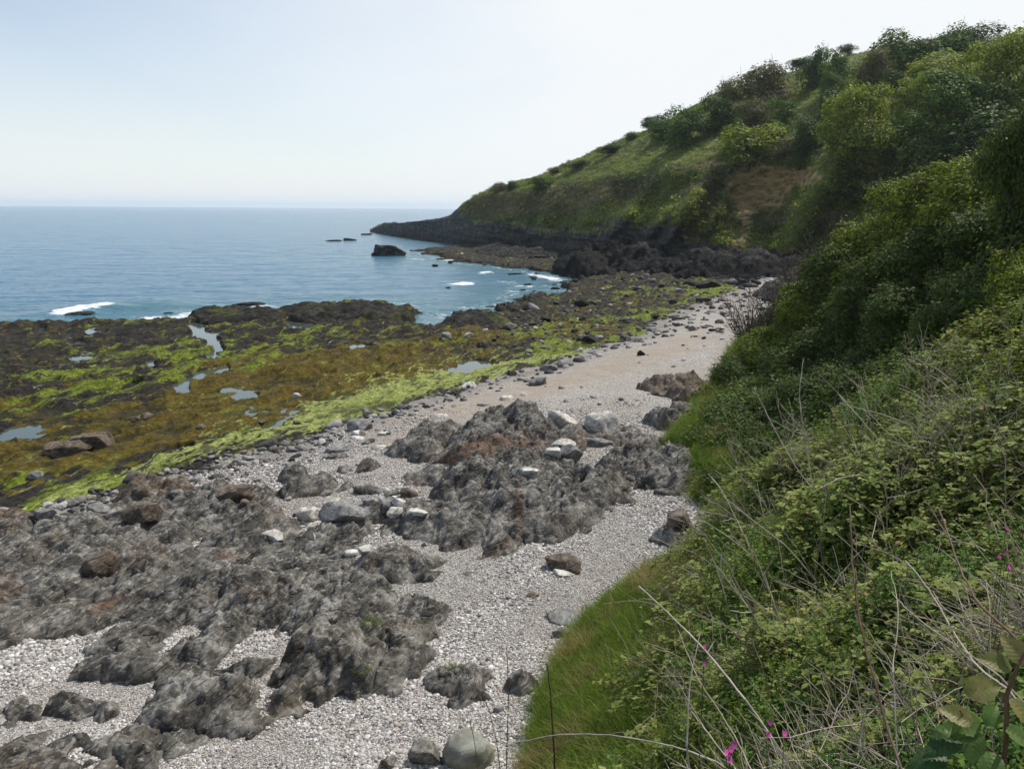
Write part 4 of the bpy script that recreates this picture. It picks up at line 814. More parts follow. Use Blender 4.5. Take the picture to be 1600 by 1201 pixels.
# ================================================================== INSTANCED STUFF
def plain_mesh(name, V, f, mats, midx=None, smooth=True, attrs=None):
    return mesh_np(name, V, f, None, attrs, smooth, link=False, mats=mats, midx=midx)
def scatter(name, P, rot, scl, protos, label=None, cat=None, seed=0):
    P = np.asarray(P, np.float32); n = len(P)
    me = bpy.data.meshes.new(name); me.vertices.add(n); me.vertices.foreach_set('co', P.ravel())
    a = me.attributes.new('rot', 'FLOAT_VECTOR', 'POINT'); a.data.foreach_set('vector', np.asarray(rot, np.float32).ravel())
    scl = np.asarray(scl, np.float32)
    if scl.ndim == 1: scl = np.repeat(scl[:, None], 3, 1)
    a = me.attributes.new('scl', 'FLOAT_VECTOR', 'POINT'); a.data.foreach_set('vector', np.ascontiguousarray(scl).ravel())
    a = me.attributes.new('idx', 'INT', 'POINT'); a.data.foreach_set('value', np.random.default_rng(seed).integers(0, len(protos), n).astype(np.int32))
    o = bpy.data.objects.new(name, me); COL.objects.link(o)
    g = bpy.data.node_groups.new(name + '_nodes', 'GeometryNodeTree')
    g.interface.new_socket('Geometry', in_out='INPUT', socket_type='NodeSocketGeometry'); g.interface.new_socket('Geometry', in_out='OUTPUT', socket_type='NodeSocketGeometry')
    gi = g.nodes.new('NodeGroupInput'); go = g.nodes.new('NodeGroupOutput')
    iop = g.nodes.new('GeometryNodeInstanceOnPoints'); iop.inputs['Pick Instance'].default_value = True
    j = g.nodes.new('GeometryNodeJoinGeometry')
    for p_ in protos:
        oi = g.nodes.new('GeometryNodeObjectInfo'); oi.inputs['Object'].default_value = p_; oi.inputs['As Instance'].default_value = True
        g.links.new(oi.outputs['Geometry'], j.inputs[0])
    def na(nm, ty):
        x = g.nodes.new('GeometryNodeInputNamedAttribute'); x.data_type = ty; x.inputs[0].default_value = nm; return x.outputs['Attribute']
    g.links.new(gi.outputs[0], iop.inputs['Points']); g.links.new(j.outputs[0], iop.inputs['Instance'])
    g.links.new(na('rot', 'FLOAT_VECTOR'), iop.inputs['Rotation']); g.links.new(na('scl', 'FLOAT_VECTOR'), iop.inputs['Scale']); g.links.new(na('idx', 'INT'), iop.inputs['Instance Index'])
    g.links.new(iop.outputs[0], go.inputs[0])
    md = o.modifiers.new('scatter', 'NODES'); md.node_group = g
    return tag(o, label, cat, kind='stuff')
def rnd_rot(n, tilt=0.3, r_=rng):
    return np.stack([r_.normal(0, tilt, n), r_.normal(0, tilt, n), r_.uniform(0, 6.283, n)], -1)

k = NT('pebble'); oi = k.n('ObjectInfo')
pcl = k.ramp(oi.outputs['Random'], [(0, (0.085, 0.08, 0.078)), (0.18, (0.22, 0.20, 0.18)), (0.4, (0.38, 0.355, 0.32)), (0.6, (0.44, 0.385, 0.32)), (0.8, (0.55, 0.54, 0.515)), (1, (0.78, 0.77, 0.74))])
nn_ = k.noise(k.tc.outputs['Object'], 2.5, 4, .6)
pcl = k.mix(k.rng(nn_, 0.4, 0.7, 0, .35), pcl, (0.28, 0.26, 0.24))
M['pebble'] = k.done(pcl, 0.7, k.bump(nn_, .3, .05), 0.3)
import bmesh
peb = []
for s_ in range(6):
    bm = bmesh.new(); bmesh.ops.create_icosphere(bm, subdivisions=2, radius=1)
    V = np.array([v.co[:] for v in bm.verts]); f = np.array([[v.index for v in q.verts] for q in bm.faces]); bm.free()
    r_ = np.random.default_rng(s_)
    for i in range(5):
        n = r_.normal(size=3); n /= np.linalg.norm(n); e = V @ n - r_.uniform(.65, .9); V = V - np.where(e > 0, e * .8, 0)[:, None] * n
    V *= [1, r_.uniform(.65, .9), r_.uniform(.42, .62)]
    peb.append(plain_mesh('pebble_shape', V, f, [M['pebble']]))
def in_rock(x, y, margin=-0.05):
    m_ = np.zeros(x.shape, bool)
    for ww in ROCKPOLYS[:27]:
        bb0 = ww.min(0); bb1 = ww.max(0); q = (x > bb0[0]) & (x < bb1[0]) & (y > bb0[1]) & (y < bb1[1])
        if q.any():
            i = np.where(q)[0]; m_[i[poly_sd(ww, x[i], y[i]) > 0.22]] = True
    return m_
# beach polar sampling, density falling with distance
N = 740000
th_ = rng.uniform(R(-47), R(30), N); r_ = np.exp(rng.uniform(math.log(8.5), math.log(34), N)) 
x = r_ * np.sin(th_); y = r_ * np.cos(th_)
zg, shf, lm_, ppx, ppy, pm_, sh_, z0_ = ground(x, y)
ok = (ppx > -500) & (ppx < 1660) & (ppy < 1290) & (shf < 0.3) & (poly_sd(FPOLY, x, y) < 0.1)
dens = np.clip(1.0 - (r_ - 18) / 18, 0.10, 1)
ok &= rng.random(N) < dens
x, y, zg, r_ = x[ok], y[ok], zg[ok], r_[ok]
ok = np.ones(len(x), bool)
for mn_, stp, g_z in TOPS:
    i = np.round((x - mn_[0]) / stp[0]).astype(int); j = np.round((y - mn_[1]) / stp[1]).astype(int)
    q = np.where((i >= 0) & (j >= 0) & (i < g_z.shape[0]) & (j < g_z.shape[1]))[0]
    ok[q] &= g_z[i[q], j[q]] < zg[q] + .012
x, y, zg, r_ = x[ok], y[ok], zg[ok], r_[ok]
coarse = sstep(-0.25, 0.5, fbm(x * .35, y * .35, 3, 77) + 0.9 * np.exp(-((np.hypot((x + 1.0) / 3.2, (y - 10.0) / 2.2)) ** 2)))
sz_ = np.exp(rng.normal(0, 0.35, len(x))) * (0.0100 + 0.0120 * coarse) * np.clip(r_ / 13, .85, 1.6)
scatter('beach_pebbles', np.stack([x, y, zg + sz_ * 0.18], -1), rnd_rot(len(x), .3), sz_, peb, 'grey and white pebbles covering the beach', 'pebbles', 1)
print('pebbles', len(x))
# loose rubble on wet shingle, far beach and reef flat
N = 60000
ppx = rng.uniform(-60, 1290, N); ppy = rng.uniform(400, 860, N)
c = at_z(ppx, ppy, 1.0); c = at_z(ppx, ppy, np.clip(GZ(c[:, 0], c[:, 1]), 0, 4))
x, y = c[:, 0], c[:, 1]; zg, shf, lm_, _, _, pm_, sh_, z0_ = ground(x, y)
edge_ = np.exp(-((sh_ + 0.3) / 1.5) ** 2); farm = np.clip(blobs(ppx, ppy, [(930, 470, 170, 40, 0, 1), (1060, 455, 120, 40, 0, 1), (1080, 500, 100, 30, 0, .9), (860, 520, 160, 30, 0, .8), (850, 390, 140, 16, 0, .8), (130, 800, 250, 25, 17, .5)]), 0, 1)
pr = np.clip(edge_ * .8 + farm * .55 + 0.02, 0, 1) * (shf < .98) + farm * .5 * (shf >= .98)
ok = (rng.random(N) < pr * 0.30) & (lm_ > .9) & (poly_sd(FPOLY, x, y) < 0) & (pm_ < .1)
x, y, zg = x[ok], y[ok], zg[ok]; dist = np.hypot(x, y)
sz_ = np.exp(rng.normal(0, .45, len(x))) * (0.045 + 0.0022 * dist)
for mn_, lo, hi, nm in (('rubble_dark', (0.012, 0.012, 0.011), (0.11, 0.10, 0.09), 0), ('rubble_pale', (0.14, 0.13, 0.115), (0.42, 0.40, 0.37), 1)):
    k = NT(mn_); oi = k.n('ObjectInfo'); M[mn_] = k.done(k.ramp(oi.outputs['Random'], [(0, lo), (1, hi)]), .7, k.bump(k.noise(k.tc.outputs['Object'], 2, 4, .6), .6, .2), .3)
def rub(mt):
    out_ = []
    for s_ in range(5):
        V, f = boulder_mesh(900 + s_, (2, 1.5, 1.0), 9, .05, 2); out_.append(plain_mesh('rubble_shape', V, f, [M[mt]], smooth=False))
    return out_
dk_ = rng.random(len(x)) < np.where(dist > 50, .8, .4)
for q, mt, lb in ((dk_, 'rubble_dark', 'dark loose stones strewn along the weed edge and reef'), (~dk_, 'rubble_pale', 'pale loose stones strewn over the wet shingle')):
    scatter('shore_rubble', np.stack([x[q], y[q], zg[q] + sz_[q] * .15], -1), rnd_rot(q.sum(), .25), sz_[q], rub(mt), lb, 'loose stones', 3)
print('rubble', len(x))
# ================================================================== FOLIAGE TOOLKIT
LG = 1.8
def leaf_material(name, stops, trans=0.35, rough=0.6, spec=0.12, usernd=True):
    k = NT(name); oi = k.n('ObjectInfo'); tn = k.attr('tint').outputs['Fac']
    f = k.math('FRACT', k.math('ADD', tn, oi.outputs['Random'])) if usernd else tn
    if usernd == 'half': f = k.math('ADD', k.math('MULTIPLY', tn, 0.7), k.math('MULTIPLY', oi.outputs['Random'], 0.3))
    lg = LG * (1.25 if name in ('leaf_yellow_green', 'leaf_olive') else 1.12 if name == 'bramble_leaf' else 0.95 if name in ('leaf_dark', 'leaf_mid') else 1.0)
    stops = [(a, tuple(v * g for v, g in zip(b, (lg * 1.02, lg, lg * .95)))) for a, b in stops]
    c = k.ramp(f, stops)
    c = k.mix(k.rng(k.noise(k.pos(), 0.9, 4, .6), .35, .65, 0, .35), c, tuple(v * .62 for v in stops[len(stops) // 2][1]))
    k.put(k.b.inputs['Base Color'], c); k.b.inputs['Roughness'].default_value = max(rough, .6); k.b.inputs['Specular IOR Level'].default_value = min(spec, .12)
    tr = k.n('BsdfTranslucent'); k.l(k.mix(1.0, c, (1.25, 1.35, 0.6), 'MULTIPLY'), tr.inputs[0])
    ms = k.n('MixShader'); ms.inputs[0].default_value = trans
    k.l(k.b.outputs[0], ms.inputs[1]); k.l(tr.outputs[0], ms.inputs[2]); k.l(ms.outputs[0], k.out.inputs[0])
    return k.m
M['lf_dark'] = leaf_material('leaf_dark', [(0, (0.014, 0.03, 0.007)), (.5, (0.03, 0.058, 0.014)), (1, (0.06, 0.095, 0.022))], .25)
M['lf_mid'] = leaf_material('leaf_mid', [(0, (0.022, 0.045, 0.010)), (.5, (0.05, 0.09, 0.018)), (1, (0.095, 0.14, 0.03))], .3)
M['lf_yel'] = leaf_material('leaf_yellow_green', [(0, (0.035, 0.05, 0.008)), (.5, (0.085, 0.108, 0.017)), (1, (0.19, 0.205, 0.04))], .35)
M['lf_olive'] = leaf_material('leaf_olive', [(0, (0.03, 0.033, 0.014)), (.5, (0.07, 0.072, 0.03)), (1, (0.12, 0.11, 0.055))], .25)
M['lf_grey'] = leaf_material('leaf_grey', [(0, (0.05, 0.06, 0.045)), (.6, (0.12, 0.13, 0.10)), (1, (0.25, 0.25, 0.21))], .2)
k = NT('bark'); M['bark'] = k.done(k.ramp(k.noise(k.tc.outputs['Object'], 8, 5, .6), [(.3, (0.04, 0.033, 0.026)), (.7, (0.12, 0.105, 0.085))]), .9, None, .2)
k = NT('bare_twig'); M['twig'] = k.done((0.085, 0.068, 0.055), .9, None, .2)
k = NT('dry_stem'); oi = k.n('ObjectInfo')
M['dry'] = k.done(k.mix(k.rng(k.noise(k.tc.outputs['Object'], 6, 3, .6), .35, .65), k.ramp(oi.outputs['Random'], [(0, (0.30, 0.24, 0.17)), (1, (0.60, 0.55, 0.46))]), (0.30, 0.25, 0.19)), .75, None, .3)
k = NT('brown_stem'); M['brown_stem'] = k.done(k.ramp(k.noise(k.tc.outputs['Object'], 9, 3, .6), [(.3, (0.07, 0.035, 0.022)), (.7, (0.16, 0.10, 0.065))]), .7, None, .3)
k = NT('green_stem'); M['green_stem'] = k.done((0.07, 0.09, 0.03), .6, None, .3)

def norm(v): return v / (np.linalg.norm(v, axis=-1, keepdims=True) + 1e-9)
def leaf_cards(P, Nn, size, r_, aspect=0.62, fold=0.25):
    """small folded four-sided leaves at P facing Nn; returns V, F, tint"""
    n = len(P); Nn = norm(Nn + r_.normal(0, .45, (n, 3)))
    t = norm(np.cross(Nn, r_.normal(size=(n, 3)))); b = np.cross(Nn, t)
    s = (np.asarray(size) * np.exp(r_.normal(0, .25, n)))[:, None]
    v0 = P - t * s * .5; v2 = P + t * s * .5 - Nn * s * .12; v1 = P + b * s * aspect * .5 - Nn * s * fold * .3; v3 = P - b * s * aspect * .5 - Nn * s * fold * .3
    V = np.stack([v0, v1, v2, v3], 1).reshape(-1, 3); i = np.arange(n) * 4
    return V, np.stack([i, i + 1, i + 2, i + 3], -1), np.repeat(r_.random(n), 4)
def tube(pts, rad, sides=5):
    pts = np.asarray(pts, float); n = len(pts); rad = np.broadcast_to(np.asarray(rad, float), (n,))
    d = norm(np.gradient(pts, axis=0)); ref = np.array([0, 0, 1.]) if abs(d[0][2]) < .9 else np.array([1., 0, 0])
    a = norm(np.cross(d, ref)); b = np.cross(d, a); an = np.arange(sides) * 2 * math.pi / sides
    V = (pts[:, None] + rad[:, None, None] * (np.cos(an)[None, :, None] * a[:, None] + np.sin(an)[None, :, None] * b[:, None])).reshape(-1, 3)
    f = []
    for i in range(n - 1):
        for j in range(sides):
            f.append((i * sides + j, i * sides + (j + 1) % sides, (i + 1) * sides + (j + 1) % sides, (i + 1) * sides + j))
    return V, np.array(f)
def merge(parts):
    V = []; Fs = []; T = []; Mi = []; o = 0
    for v, f, t, mi in parts:
        V.append(v); Fs.append(np.asarray(f) + o); T.append(np.broadcast_to(np.asarray(t, float), (len(v),))); Mi.append(np.full(len(f), mi)); o += len(v)
    return np.concatenate(V), np.concatenate(Fs), np.concatenate(T), np.concatenate(Mi)
def crown_mesh(name, seed, mat, nleaf, leaf, lobes=16, droop=0.0, lobe_r=(.16, .28), twigs=0, windswept=0.0, link=False):
    r_ = np.random.default_rng(seed); parts = []
    C = []; Rl = []
    while len(C) < lobes:
        p_ = r_.uniform(-1, 1, 3)
        if np.linalg.norm(p_ * [1, 1, .8]) > 1 : continue
        if p_[2] < 0: p_[2] *= 1.1
        q = np.array([p_[0] * .36, p_[1] * .36, .50 + p_[2] * .36]); C.append(q); Rl.append(lobe_r[0] * .8 + (lobe_r[1] * 1.15 - lobe_r[0] * .8) * r_.random() ** 1.6)
    C = np.array(C); Rl = np.array(Rl); w_ = Rl ** 2; w_ /= w_.sum()
    li = r_.choice(lobes, nleaf, p=w_); d = norm(r_.normal(size=(nleaf, 3))); d[:, 2] = np.where(d[:, 2] < -.3, -d[:, 2] * .5, d[:, 2]); d = norm(d)
    rad = Rl[li] * (1 - np.abs(r_.normal(0, .16, nleaf))) * (1 + .16 * np.sin(d[:, 0] * 9 + li) * np.cos(d[:, 1] * 8 + li * 2) + .08 * np.sin(d[:, 2] * 19 + li * 3) + .07 * np.cos(d[:, 0] * 23 + d[:, 1] * 17))
    P = C[li] + d * rad[:, None]
    P[:, 0] += windswept * np.clip(P[:, 2], 0, 1) ** 2
    # stray shoots
    ns = nleaf // 14; s_i = r_.integers(0, nleaf, ns); P[s_i] += d[s_i] * r_.uniform(0.01, .06, ns)[:, None] + [0, 0, .015]
    P[:, 2] = np.maximum(P[:, 2], -.02)
    V, f, t = leaf_cards(P, d + [0, 0, .5], leaf, r_)
    parts.append((V, f, t, 0))
    for i in range(twigs):
        li = r_.integers(0, lobes); dd = norm(r_.normal(size=3) + [0, 0, .8]); a = C[li] + dd * Rl[li] * .4; L_ = r_.uniform(.08, .2) + Rl[li] * .6
        pts = np.array([a + dd * L_ * q + r_.normal(0, .012, 3) * q for q in np.linspace(0, 1, 4)]); v, ff = tube(pts, np.linspace(.006, .0015, 4), 3); parts.append((v, ff, 0, 1))
    V, f, t, mi = merge(parts)
    V[:, :2] -= (np.percentile(V[:, :2], 99, 0) + np.percentile(V[:, :2], 1, 0)) / 2; V[:, :2] /= (np.percentile(V[:, :2], 99, 0) - np.percentile(V[:, :2], 1, 0)); z_a, z_b = np.percentile(V[:, 2], [2, 99]); V[:, 2] = (V[:, 2] - z_a) / (z_b - z_a)
    return mesh_np(name, V, f, None, {'tint': t}, False, link, mats=[M[mat], M['twig']], midx=mi)
def trunk_mesh(name, seed, h=.55):
    r_ = np.random.default_rng(seed); parts = []
    v, f = tube([(0, 0, -.12), (.01, 0, .1), (.02, .01, .25), (.0, .02, h)], [.05, .04, .03, .015], 7); parts.append((v, f, 0, 0))
    for i in range(7):
        z_ = r_.uniform(.12, .4); a = r_.uniform(0, 6.28); rr_ = r_.uniform(.2, .36)
        v, f = tube([(0.01, 0, z_), (math.cos(a) * rr_ * .5, math.sin(a) * rr_ * .5, z_ + .12), (math.cos(a) * rr_, math.sin(a) * rr_, z_ + .3)], [.02, .014, .005], 5); parts.append((v, f, 0, 0))
    V, f, t, mi = merge(parts)
    return mesh_np(name, V, f, M['bark'], None, True, False)
TR = {}
for kd, mt, n_, lf in (('dark', 'lf_dark', 5600, .046), ('mid', 'lf_mid', 5600, .046), ('yel', 'lf_yel', 5600, .048), ('olive', 'lf_olive', 6500, .042), ('grey', 'lf_grey', 5000, .03)):
    TR[kd] = [crown_mesh('crown', 40 + 3 * j + len(kd), mt, n_, lf, 22, twigs=34) for j in range(2)]
TRB = {kd: [crown_mesh('crown', 70 + 3 * j + len(kd), mt, 22000, .026, 40, lobe_r=(.10, .20)) for j in range(2)] for kd, mt in (('mid', 'lf_mid'), ('yel', 'lf_yel'))}
TRK = [trunk_mesh('trunk', 1), trunk_mesh('trunk', 2)]
cnt = 0
def tree(px, py, wpx, hpx, kind, label, big=False, cat='tree', group='trees and bushes on the headland', name='bushy_tree', pos=None):
    global cnt
    base = on_head(px, py + hpx * .54) if pos is None else np.array(pos, float)
    s = np.linalg.norm(base - CAM) / F
    wm, hm = wpx * s * 0.98, hpx * s * 1.0
    e = empty(name, base - [0, 0, hm * 0.06]); e.rotation_euler[2] = cnt * 1.7; e.scale = (wm, wm * .9, hm)
    src = (TRB if big else TR)[kind][cnt % 2]; c = src.copy(); COL.objects.link(c); c.name = 'crown'; c.parent = e
    t = TRK[cnt % 2].copy(); COL.objects.link(t); t.name = 'trunk'; t.parent = e
    cnt += 1
    return tag(e, label, cat, group)
TREES = [
 (1183, 134, 84, 60, 'olive', 'broad brownish-olive tree standing on the skyline at mid hill', 0), (1134, 148, 36, 40, 'olive', 'scrubby dark tree on the skyline left of the broad olive one', 0), (1120, 176, 54, 50, 'dark', 'dark green tree below the skyline scrub, left of the broad olive one', 0),
 (1068, 196, 64, 58, 'mid', 'rounded mid-green tree lowest of the skyline row', 0), (1024, 190, 46, 22, 'dark', 'low dark bush row on the skyline left of the rounded tree', 0), (1040, 202, 50, 30, 'mid', 'low green bush on the slope left of the rounded tree', 0), (1177, 178, 52, 40, 'olive', 'brown-leaved bush on the open slope', 0), (1221, 178, 40, 42, 'mid', 'upright green bush right of the brown-leaved one', 0),
 (1148, 210, 44, 40, 'mid', 'bush at the left end of the clump over the earth scar', 0), (1170, 227, 84, 56, 'yel', 'bright bushy clump on the cliff edge above the earth scar', 0), (1212, 208, 44, 32, 'mid', 'dark topped bush behind the bright clump', 0), (1224, 232, 44, 30, 'olive', 'brownish low bush right of the bright clump', 0), (1266, 210, 50, 48, 'dark', 'dark round bush left of the big nearer tree', 0),
 (1298, 164, 46, 48, 'dark', 'dark tree touching the left top of the big nearer tree', 0), (1268, 107, 38, 50, 'dark', 'narrow dark tree just under the skyline', 0), (1303, 112, 42, 52, 'mid', 'tree between the narrow dark tree and the grassy gap', 0), (1300, 130, 34, 34, 'mid', 'small light tree in front of the pair under the skyline', 0), (1320, 70, 26, 13, 'olive', 'tiny wind-bent tree alone on the ridge', 0),
 (1362, 106, 46, 44, 'olive', 'olive tree on the right of the grassy gap', 0), (1392, 82, 66, 46, 'mid', 'large rounded tree near the ridge top', 0), (1442, 99, 80, 56, 'dark', 'large dark tree below the ridge top', 0), (1401, 132, 34, 34, 'dark', 'small dark bush under the large dark tree', 0), (1478, 74, 64, 44, 'mid', 'tall mid-green tree on the ridge at right', 0), (1510, 66, 76, 34, 'dark', 'dark dense thicket tree at the very top of the ridge', 0),
 (1557, 72, 46, 22, 'grey', 'pale grey blossoming thorn on the ridge', 0), (1588, 66, 30, 14, 'dark', 'small dark bush at the right end of the ridge', 0), (1440, 74, 60, 18, 'olive', 'long low scrub on the ridge between two trees', 0), (1250, 92, 40, 16, 'dark', 'low scrub on the skyline left of the narrow dark tree', 0),
 (1337, 198, 100, 104, 'yel', 'big tree with sunlit yellow-green top standing over the earthy cliff', 1), (1430, 158, 90, 60, 'yel', 'spreading yellow-green tree above and behind the largest tree', 1), (1478, 190, 140, 112, 'mid', 'largest tree, dark beneath, on the right part of the slope', 1), (1500, 122, 120, 62, 'yel', 'yellow-green tree spreading beneath the ridge at right', 1), (1565, 130, 110, 110, 'yel', 'pale yellow-green tree at the right edge below the ridge', 1),
 (1395, 215, 60, 60, 'mid', 'tangled tree between the two largest trees', 1), (1560, 215, 120, 80, 'dark', 'low spreading dark green tree behind the near hedge', 0), (1530, 240, 90, 56, 'dark', 'lowest dark tree behind the near hedge', 0), (1250, 250, 40, 22, 'mid', 'small scrub on the cliff top right above the earth scar', 0),  # both trees behind the hedge get dark leaves to paint the shaded hillside
 (780, 293, 30, 16, 'olive', 'bush on the headland nose skyline, leftmost', 0), (802, 289, 22, 14, 'dark', 'bush second from the left on the headland nose', 0), (848, 284, 40, 18, 'mid', 'dark green bush on the nose slope under the skyline', 0), (905, 256, 40, 12, 'dark', 'low scrub on the lower skyline', 0), (955, 232, 40, 12, 'dark', 'low scrub halfway up the lower skyline', 0), (990, 212, 30, 12, 'mid', 'small scrub above halfway on the lower skyline', 0), (870, 266, 26, 10, 'olive', 'tiny scrub low on the skyline', 0),
 (1400, 285, 70, 34, 'dark', 'dark bramble thicket on the shaded spur', 0), (1330, 300, 60, 30, 'mid', 'bramble thicket on the crest of the cliff spur', 0), (1300, 340, 50, 26, 'olive', 'brownish scrub low on the cliff spur', 0), (1480, 280, 80, 34, 'dark', 'shadowed thicket just above the near hedge', 0),  # dark leaf colour of the two dark thickets stands in for hillside shade
]
for t in TREES: tree(*t[:6], big=bool(t[6]))

# headland ground cover: small tufts and bracken
def tuft_mesh(name, seed, mat, n=26, size=.3, spread=.5, h=.35):
    r_ = np.random.default_rng(seed); P = np.stack([r_.normal(0, spread, n), r_.normal(0, spread, n), np.abs(r_.normal(0, h, n))], -1)
    V, f, t = leaf_cards(P, np.tile([0, 0, 1.], (n, 1)) + P * .8, size, r_, .7)
    return plain_mesh(name, V, f, [M[mat]], attrs={'tint': t}, smooth=False)
tf = {m_: [tuft_mesh('tuft_shape', i, m_) for i in range(2)] for m_ in ('lf_dark', 'lf_mid', 'lf_olive', 'lf_yel')}
sel = (HTV > 1.02) & (HTV < 3.08) & (rockz.ravel() < .35); idx = np.where(sel)[0]
wgt = np.linalg.norm(HF[idx] - CAM, axis=1) ** -0.6
cellw = np.where(HTV[idx] < 2, 1.0, 1.6); wgt = wgt * cellw; wgt /= wgt.sum()
pk = rng.choice(idx, 120000, p=wgt); Pk = HF[pk] + rng.normal(0, .35, (120000, 3)) * [1, 1, .1]
em, bv, lu = earth.ravel()[pk], brownv.ravel()[pk], lush.ravel()[pk]
Pk = Pk[em < .35]; bv = bv[em < .35]; lu = lu[em < .35]
cl_ = fbm(Pk[:, 0] * .07, Pk[:, 1] * .07 + Pk[:, 2] * .1, 4, 400)
typ = np.where(bv + cl_ * .5 > .55, 0, np.where(lu + cl_ > .30, 1, np.where(cl_ > .22, 2, np.where(cl_ > -.15, 3, 1))))
slopk = np.where(HTV[pk][em < .35] > 1.95, .62, 1.0)
for ti, m_, lb in ((0, 'lf_olive', 'brown dead bracken and scrub on the headland cliffs'), (1, 'lf_yel', 'fresh light green bracken and grass on the headland slope'), (2, 'lf_dark', 'dark low bramble cover on the headland slope'), (3, 'lf_mid', 'mid green low cover over the headland slope')):
    q = typ == ti; n = q.sum()
    keepq = rng.random(n) < (.75 if ti != 1 else .7)
    scatter('headland_ground_cover', Pk[q][keepq], rnd_rot(keepq.sum(), .2), np.exp(rng.normal(-.5, .4, keepq.sum())) * (1.0 if ti == 2 else .75) * slopk[q][keepq], tf[m_], lb, 'ground cover', ti)

# ================================================================== SHRUBS OF THE NEAR HEDGE
M['hedge_a'] = leaf_material('hedge_leaf_sunlit', [(0, (0.025, 0.04, 0.008)), (.5, (0.07, 0.095, 0.014)), (1, (0.19, 0.22, 0.035))], .3, .45)  # sunlit crest of the hedge, its yellow light put into the leaf colour
M['hedge_b'] = leaf_material('hedge_leaf_dark_shaded', [(0, (0.014, 0.027, 0.007)), (.5, (0.033, 0.056, 0.012)), (1, (0.085, 0.11, 0.025))], .25, .45)  # dark leaves; shadow of the bank hollow is also in this colour
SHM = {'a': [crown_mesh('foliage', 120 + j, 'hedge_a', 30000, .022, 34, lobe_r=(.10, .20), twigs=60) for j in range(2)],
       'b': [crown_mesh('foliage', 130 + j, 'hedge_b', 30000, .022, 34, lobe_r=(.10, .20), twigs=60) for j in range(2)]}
def bare_mesh(seed):
    r_ = np.random.default_rng(seed); parts = []
    for i in range(80):
        a = r_.uniform(0, 6.28); o_ = np.array([math.cos(a), math.sin(a), 0]) * r_.uniform(0, .18); d = norm(np.array([math.cos(a) * r_.uniform(.1, .9), math.sin(a) * r_.uniform(.1, .9), 1.]))
        L_ = r_.uniform(.6, 1.0); pts = [o_ + d * L_ * q + r_.normal(0, .02, 3) * q for q in np.linspace(0, 1, 6)]
        v, f = tube(pts, np.linspace(.009, .0025, 6), 3); parts.append((v, f, 0, 0))
        for j in range(8):
            q = r_.integers(2, 6); dd = norm(d + r_.normal(0, .6, 3)); b0 = pts[q]; l2 = r_.uniform(.1, .28)
            v, f = tube([b0, b0 + dd * l2 * .5 + r_.normal(0, .01, 3), b0 + dd * l2], [.004, .003, .0015], 3); parts.append((v, f, 0, 0))
    V, f, t, mi = merge(parts); return mesh_np('branches', V, f, M['twig'], None, True, False)
BARE = [bare_mesh(5), bare_mesh(6)]
hcnt = 0
def shrub(px, py, wpx, hpx, depth, kind, label):
    """px,py centre; stands on the hillside below its centre at that distance"""
    global hcnt
    c = at_d(px, py, depth); s = np.linalg.norm(c - CAM) / F; wm, hm = wpx * s * 1.15, hpx * s * 1.1
    zg_ = float(hillz(np.array([c[0]]), np.array([c[1]]))[0][0])
    z0s = c[2] - hm * .5
    if zg_ < z0s: hm = hm + min(z0s - zg_, .35 * hm); z0s = c[2] + wpx * 0 + hpx * s * .55 - hm
    e = empty('hedge_shrub' if kind != 'bare' else 'bare_bush', (c[0], c[1], z0s)); e.rotation_euler[2] = hcnt * 2.1; e.scale = (wm, wm, hm)
    src = (BARE if kind == 'bare' else SHM[kind])[hcnt % 2]; o = src.copy(); COL.objects.link(o); o.name = 'foliage' if kind != 'bare' else 'branches'; o.parent = e
    if kind != 'bare':
        t = TRK[hcnt % 2].copy(); COL.objects.link(t); t.name = 'stem'; t.parent = e
    hcnt += 1
    return tag(e, label, 'shrub', 'shrubs of the near hedge' if kind != 'bare' else 'bare bushes at the seaward end of the hedge')
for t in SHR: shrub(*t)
for t in [(1180, 505, 70, 80, 36, 'bare', 'bare twiggy bush at the seaward end, leftmost'), (1232, 480, 80, 90, 38, 'bare', 'bare twiggy bush in front of the dark rock hump'), (1275, 440, 90, 90, 40, 'bare', 'tall bare bush rising beside the dark leafy shrub'), (1325, 400, 80, 80, 40, 'bare', 'bare grey-brown bush against the headland cliff')]: shrub(*t)

# ================================================================== NEAR BANK VEGETATION
def ovate(L_, Wd, n=4, droop=.25, fold=.25):
    """a folded pointed leaf along +x"""
    xs = np.linspace(0, 1, n + 1); wv_ = np.sin(np.pi * xs ** .8) * Wd / 2; wv_[0] = Wd * .04; wv_[-1] = 0
    mid = np.stack([xs * L_, 0 * xs, -droop * L_ * xs ** 2], -1)
    l_ = mid + np.stack([0 * xs, wv_, fold * wv_], -1); r2 = mid + np.stack([0 * xs, -wv_, fold * wv_], -1)
    V = np.concatenate([mid, l_, r2]); m_ = n + 1; f = []
    for i in range(n): f += [(i, i + 1, m_ + i + 1, m_ + i), (i + 1, i, 2 * m_ + i, 2 * m_ + i + 1)]
    return V, np.array(f)
def place(V, yaw, pitch, roll, p_):
    M3 = (Matrix.Rotation(yaw, 3, 'Z') @ Matrix.Rotation(-pitch, 3, 'Y') @ Matrix.Rotation(roll, 3, 'X')); return V @ np.array(M3).T + p_
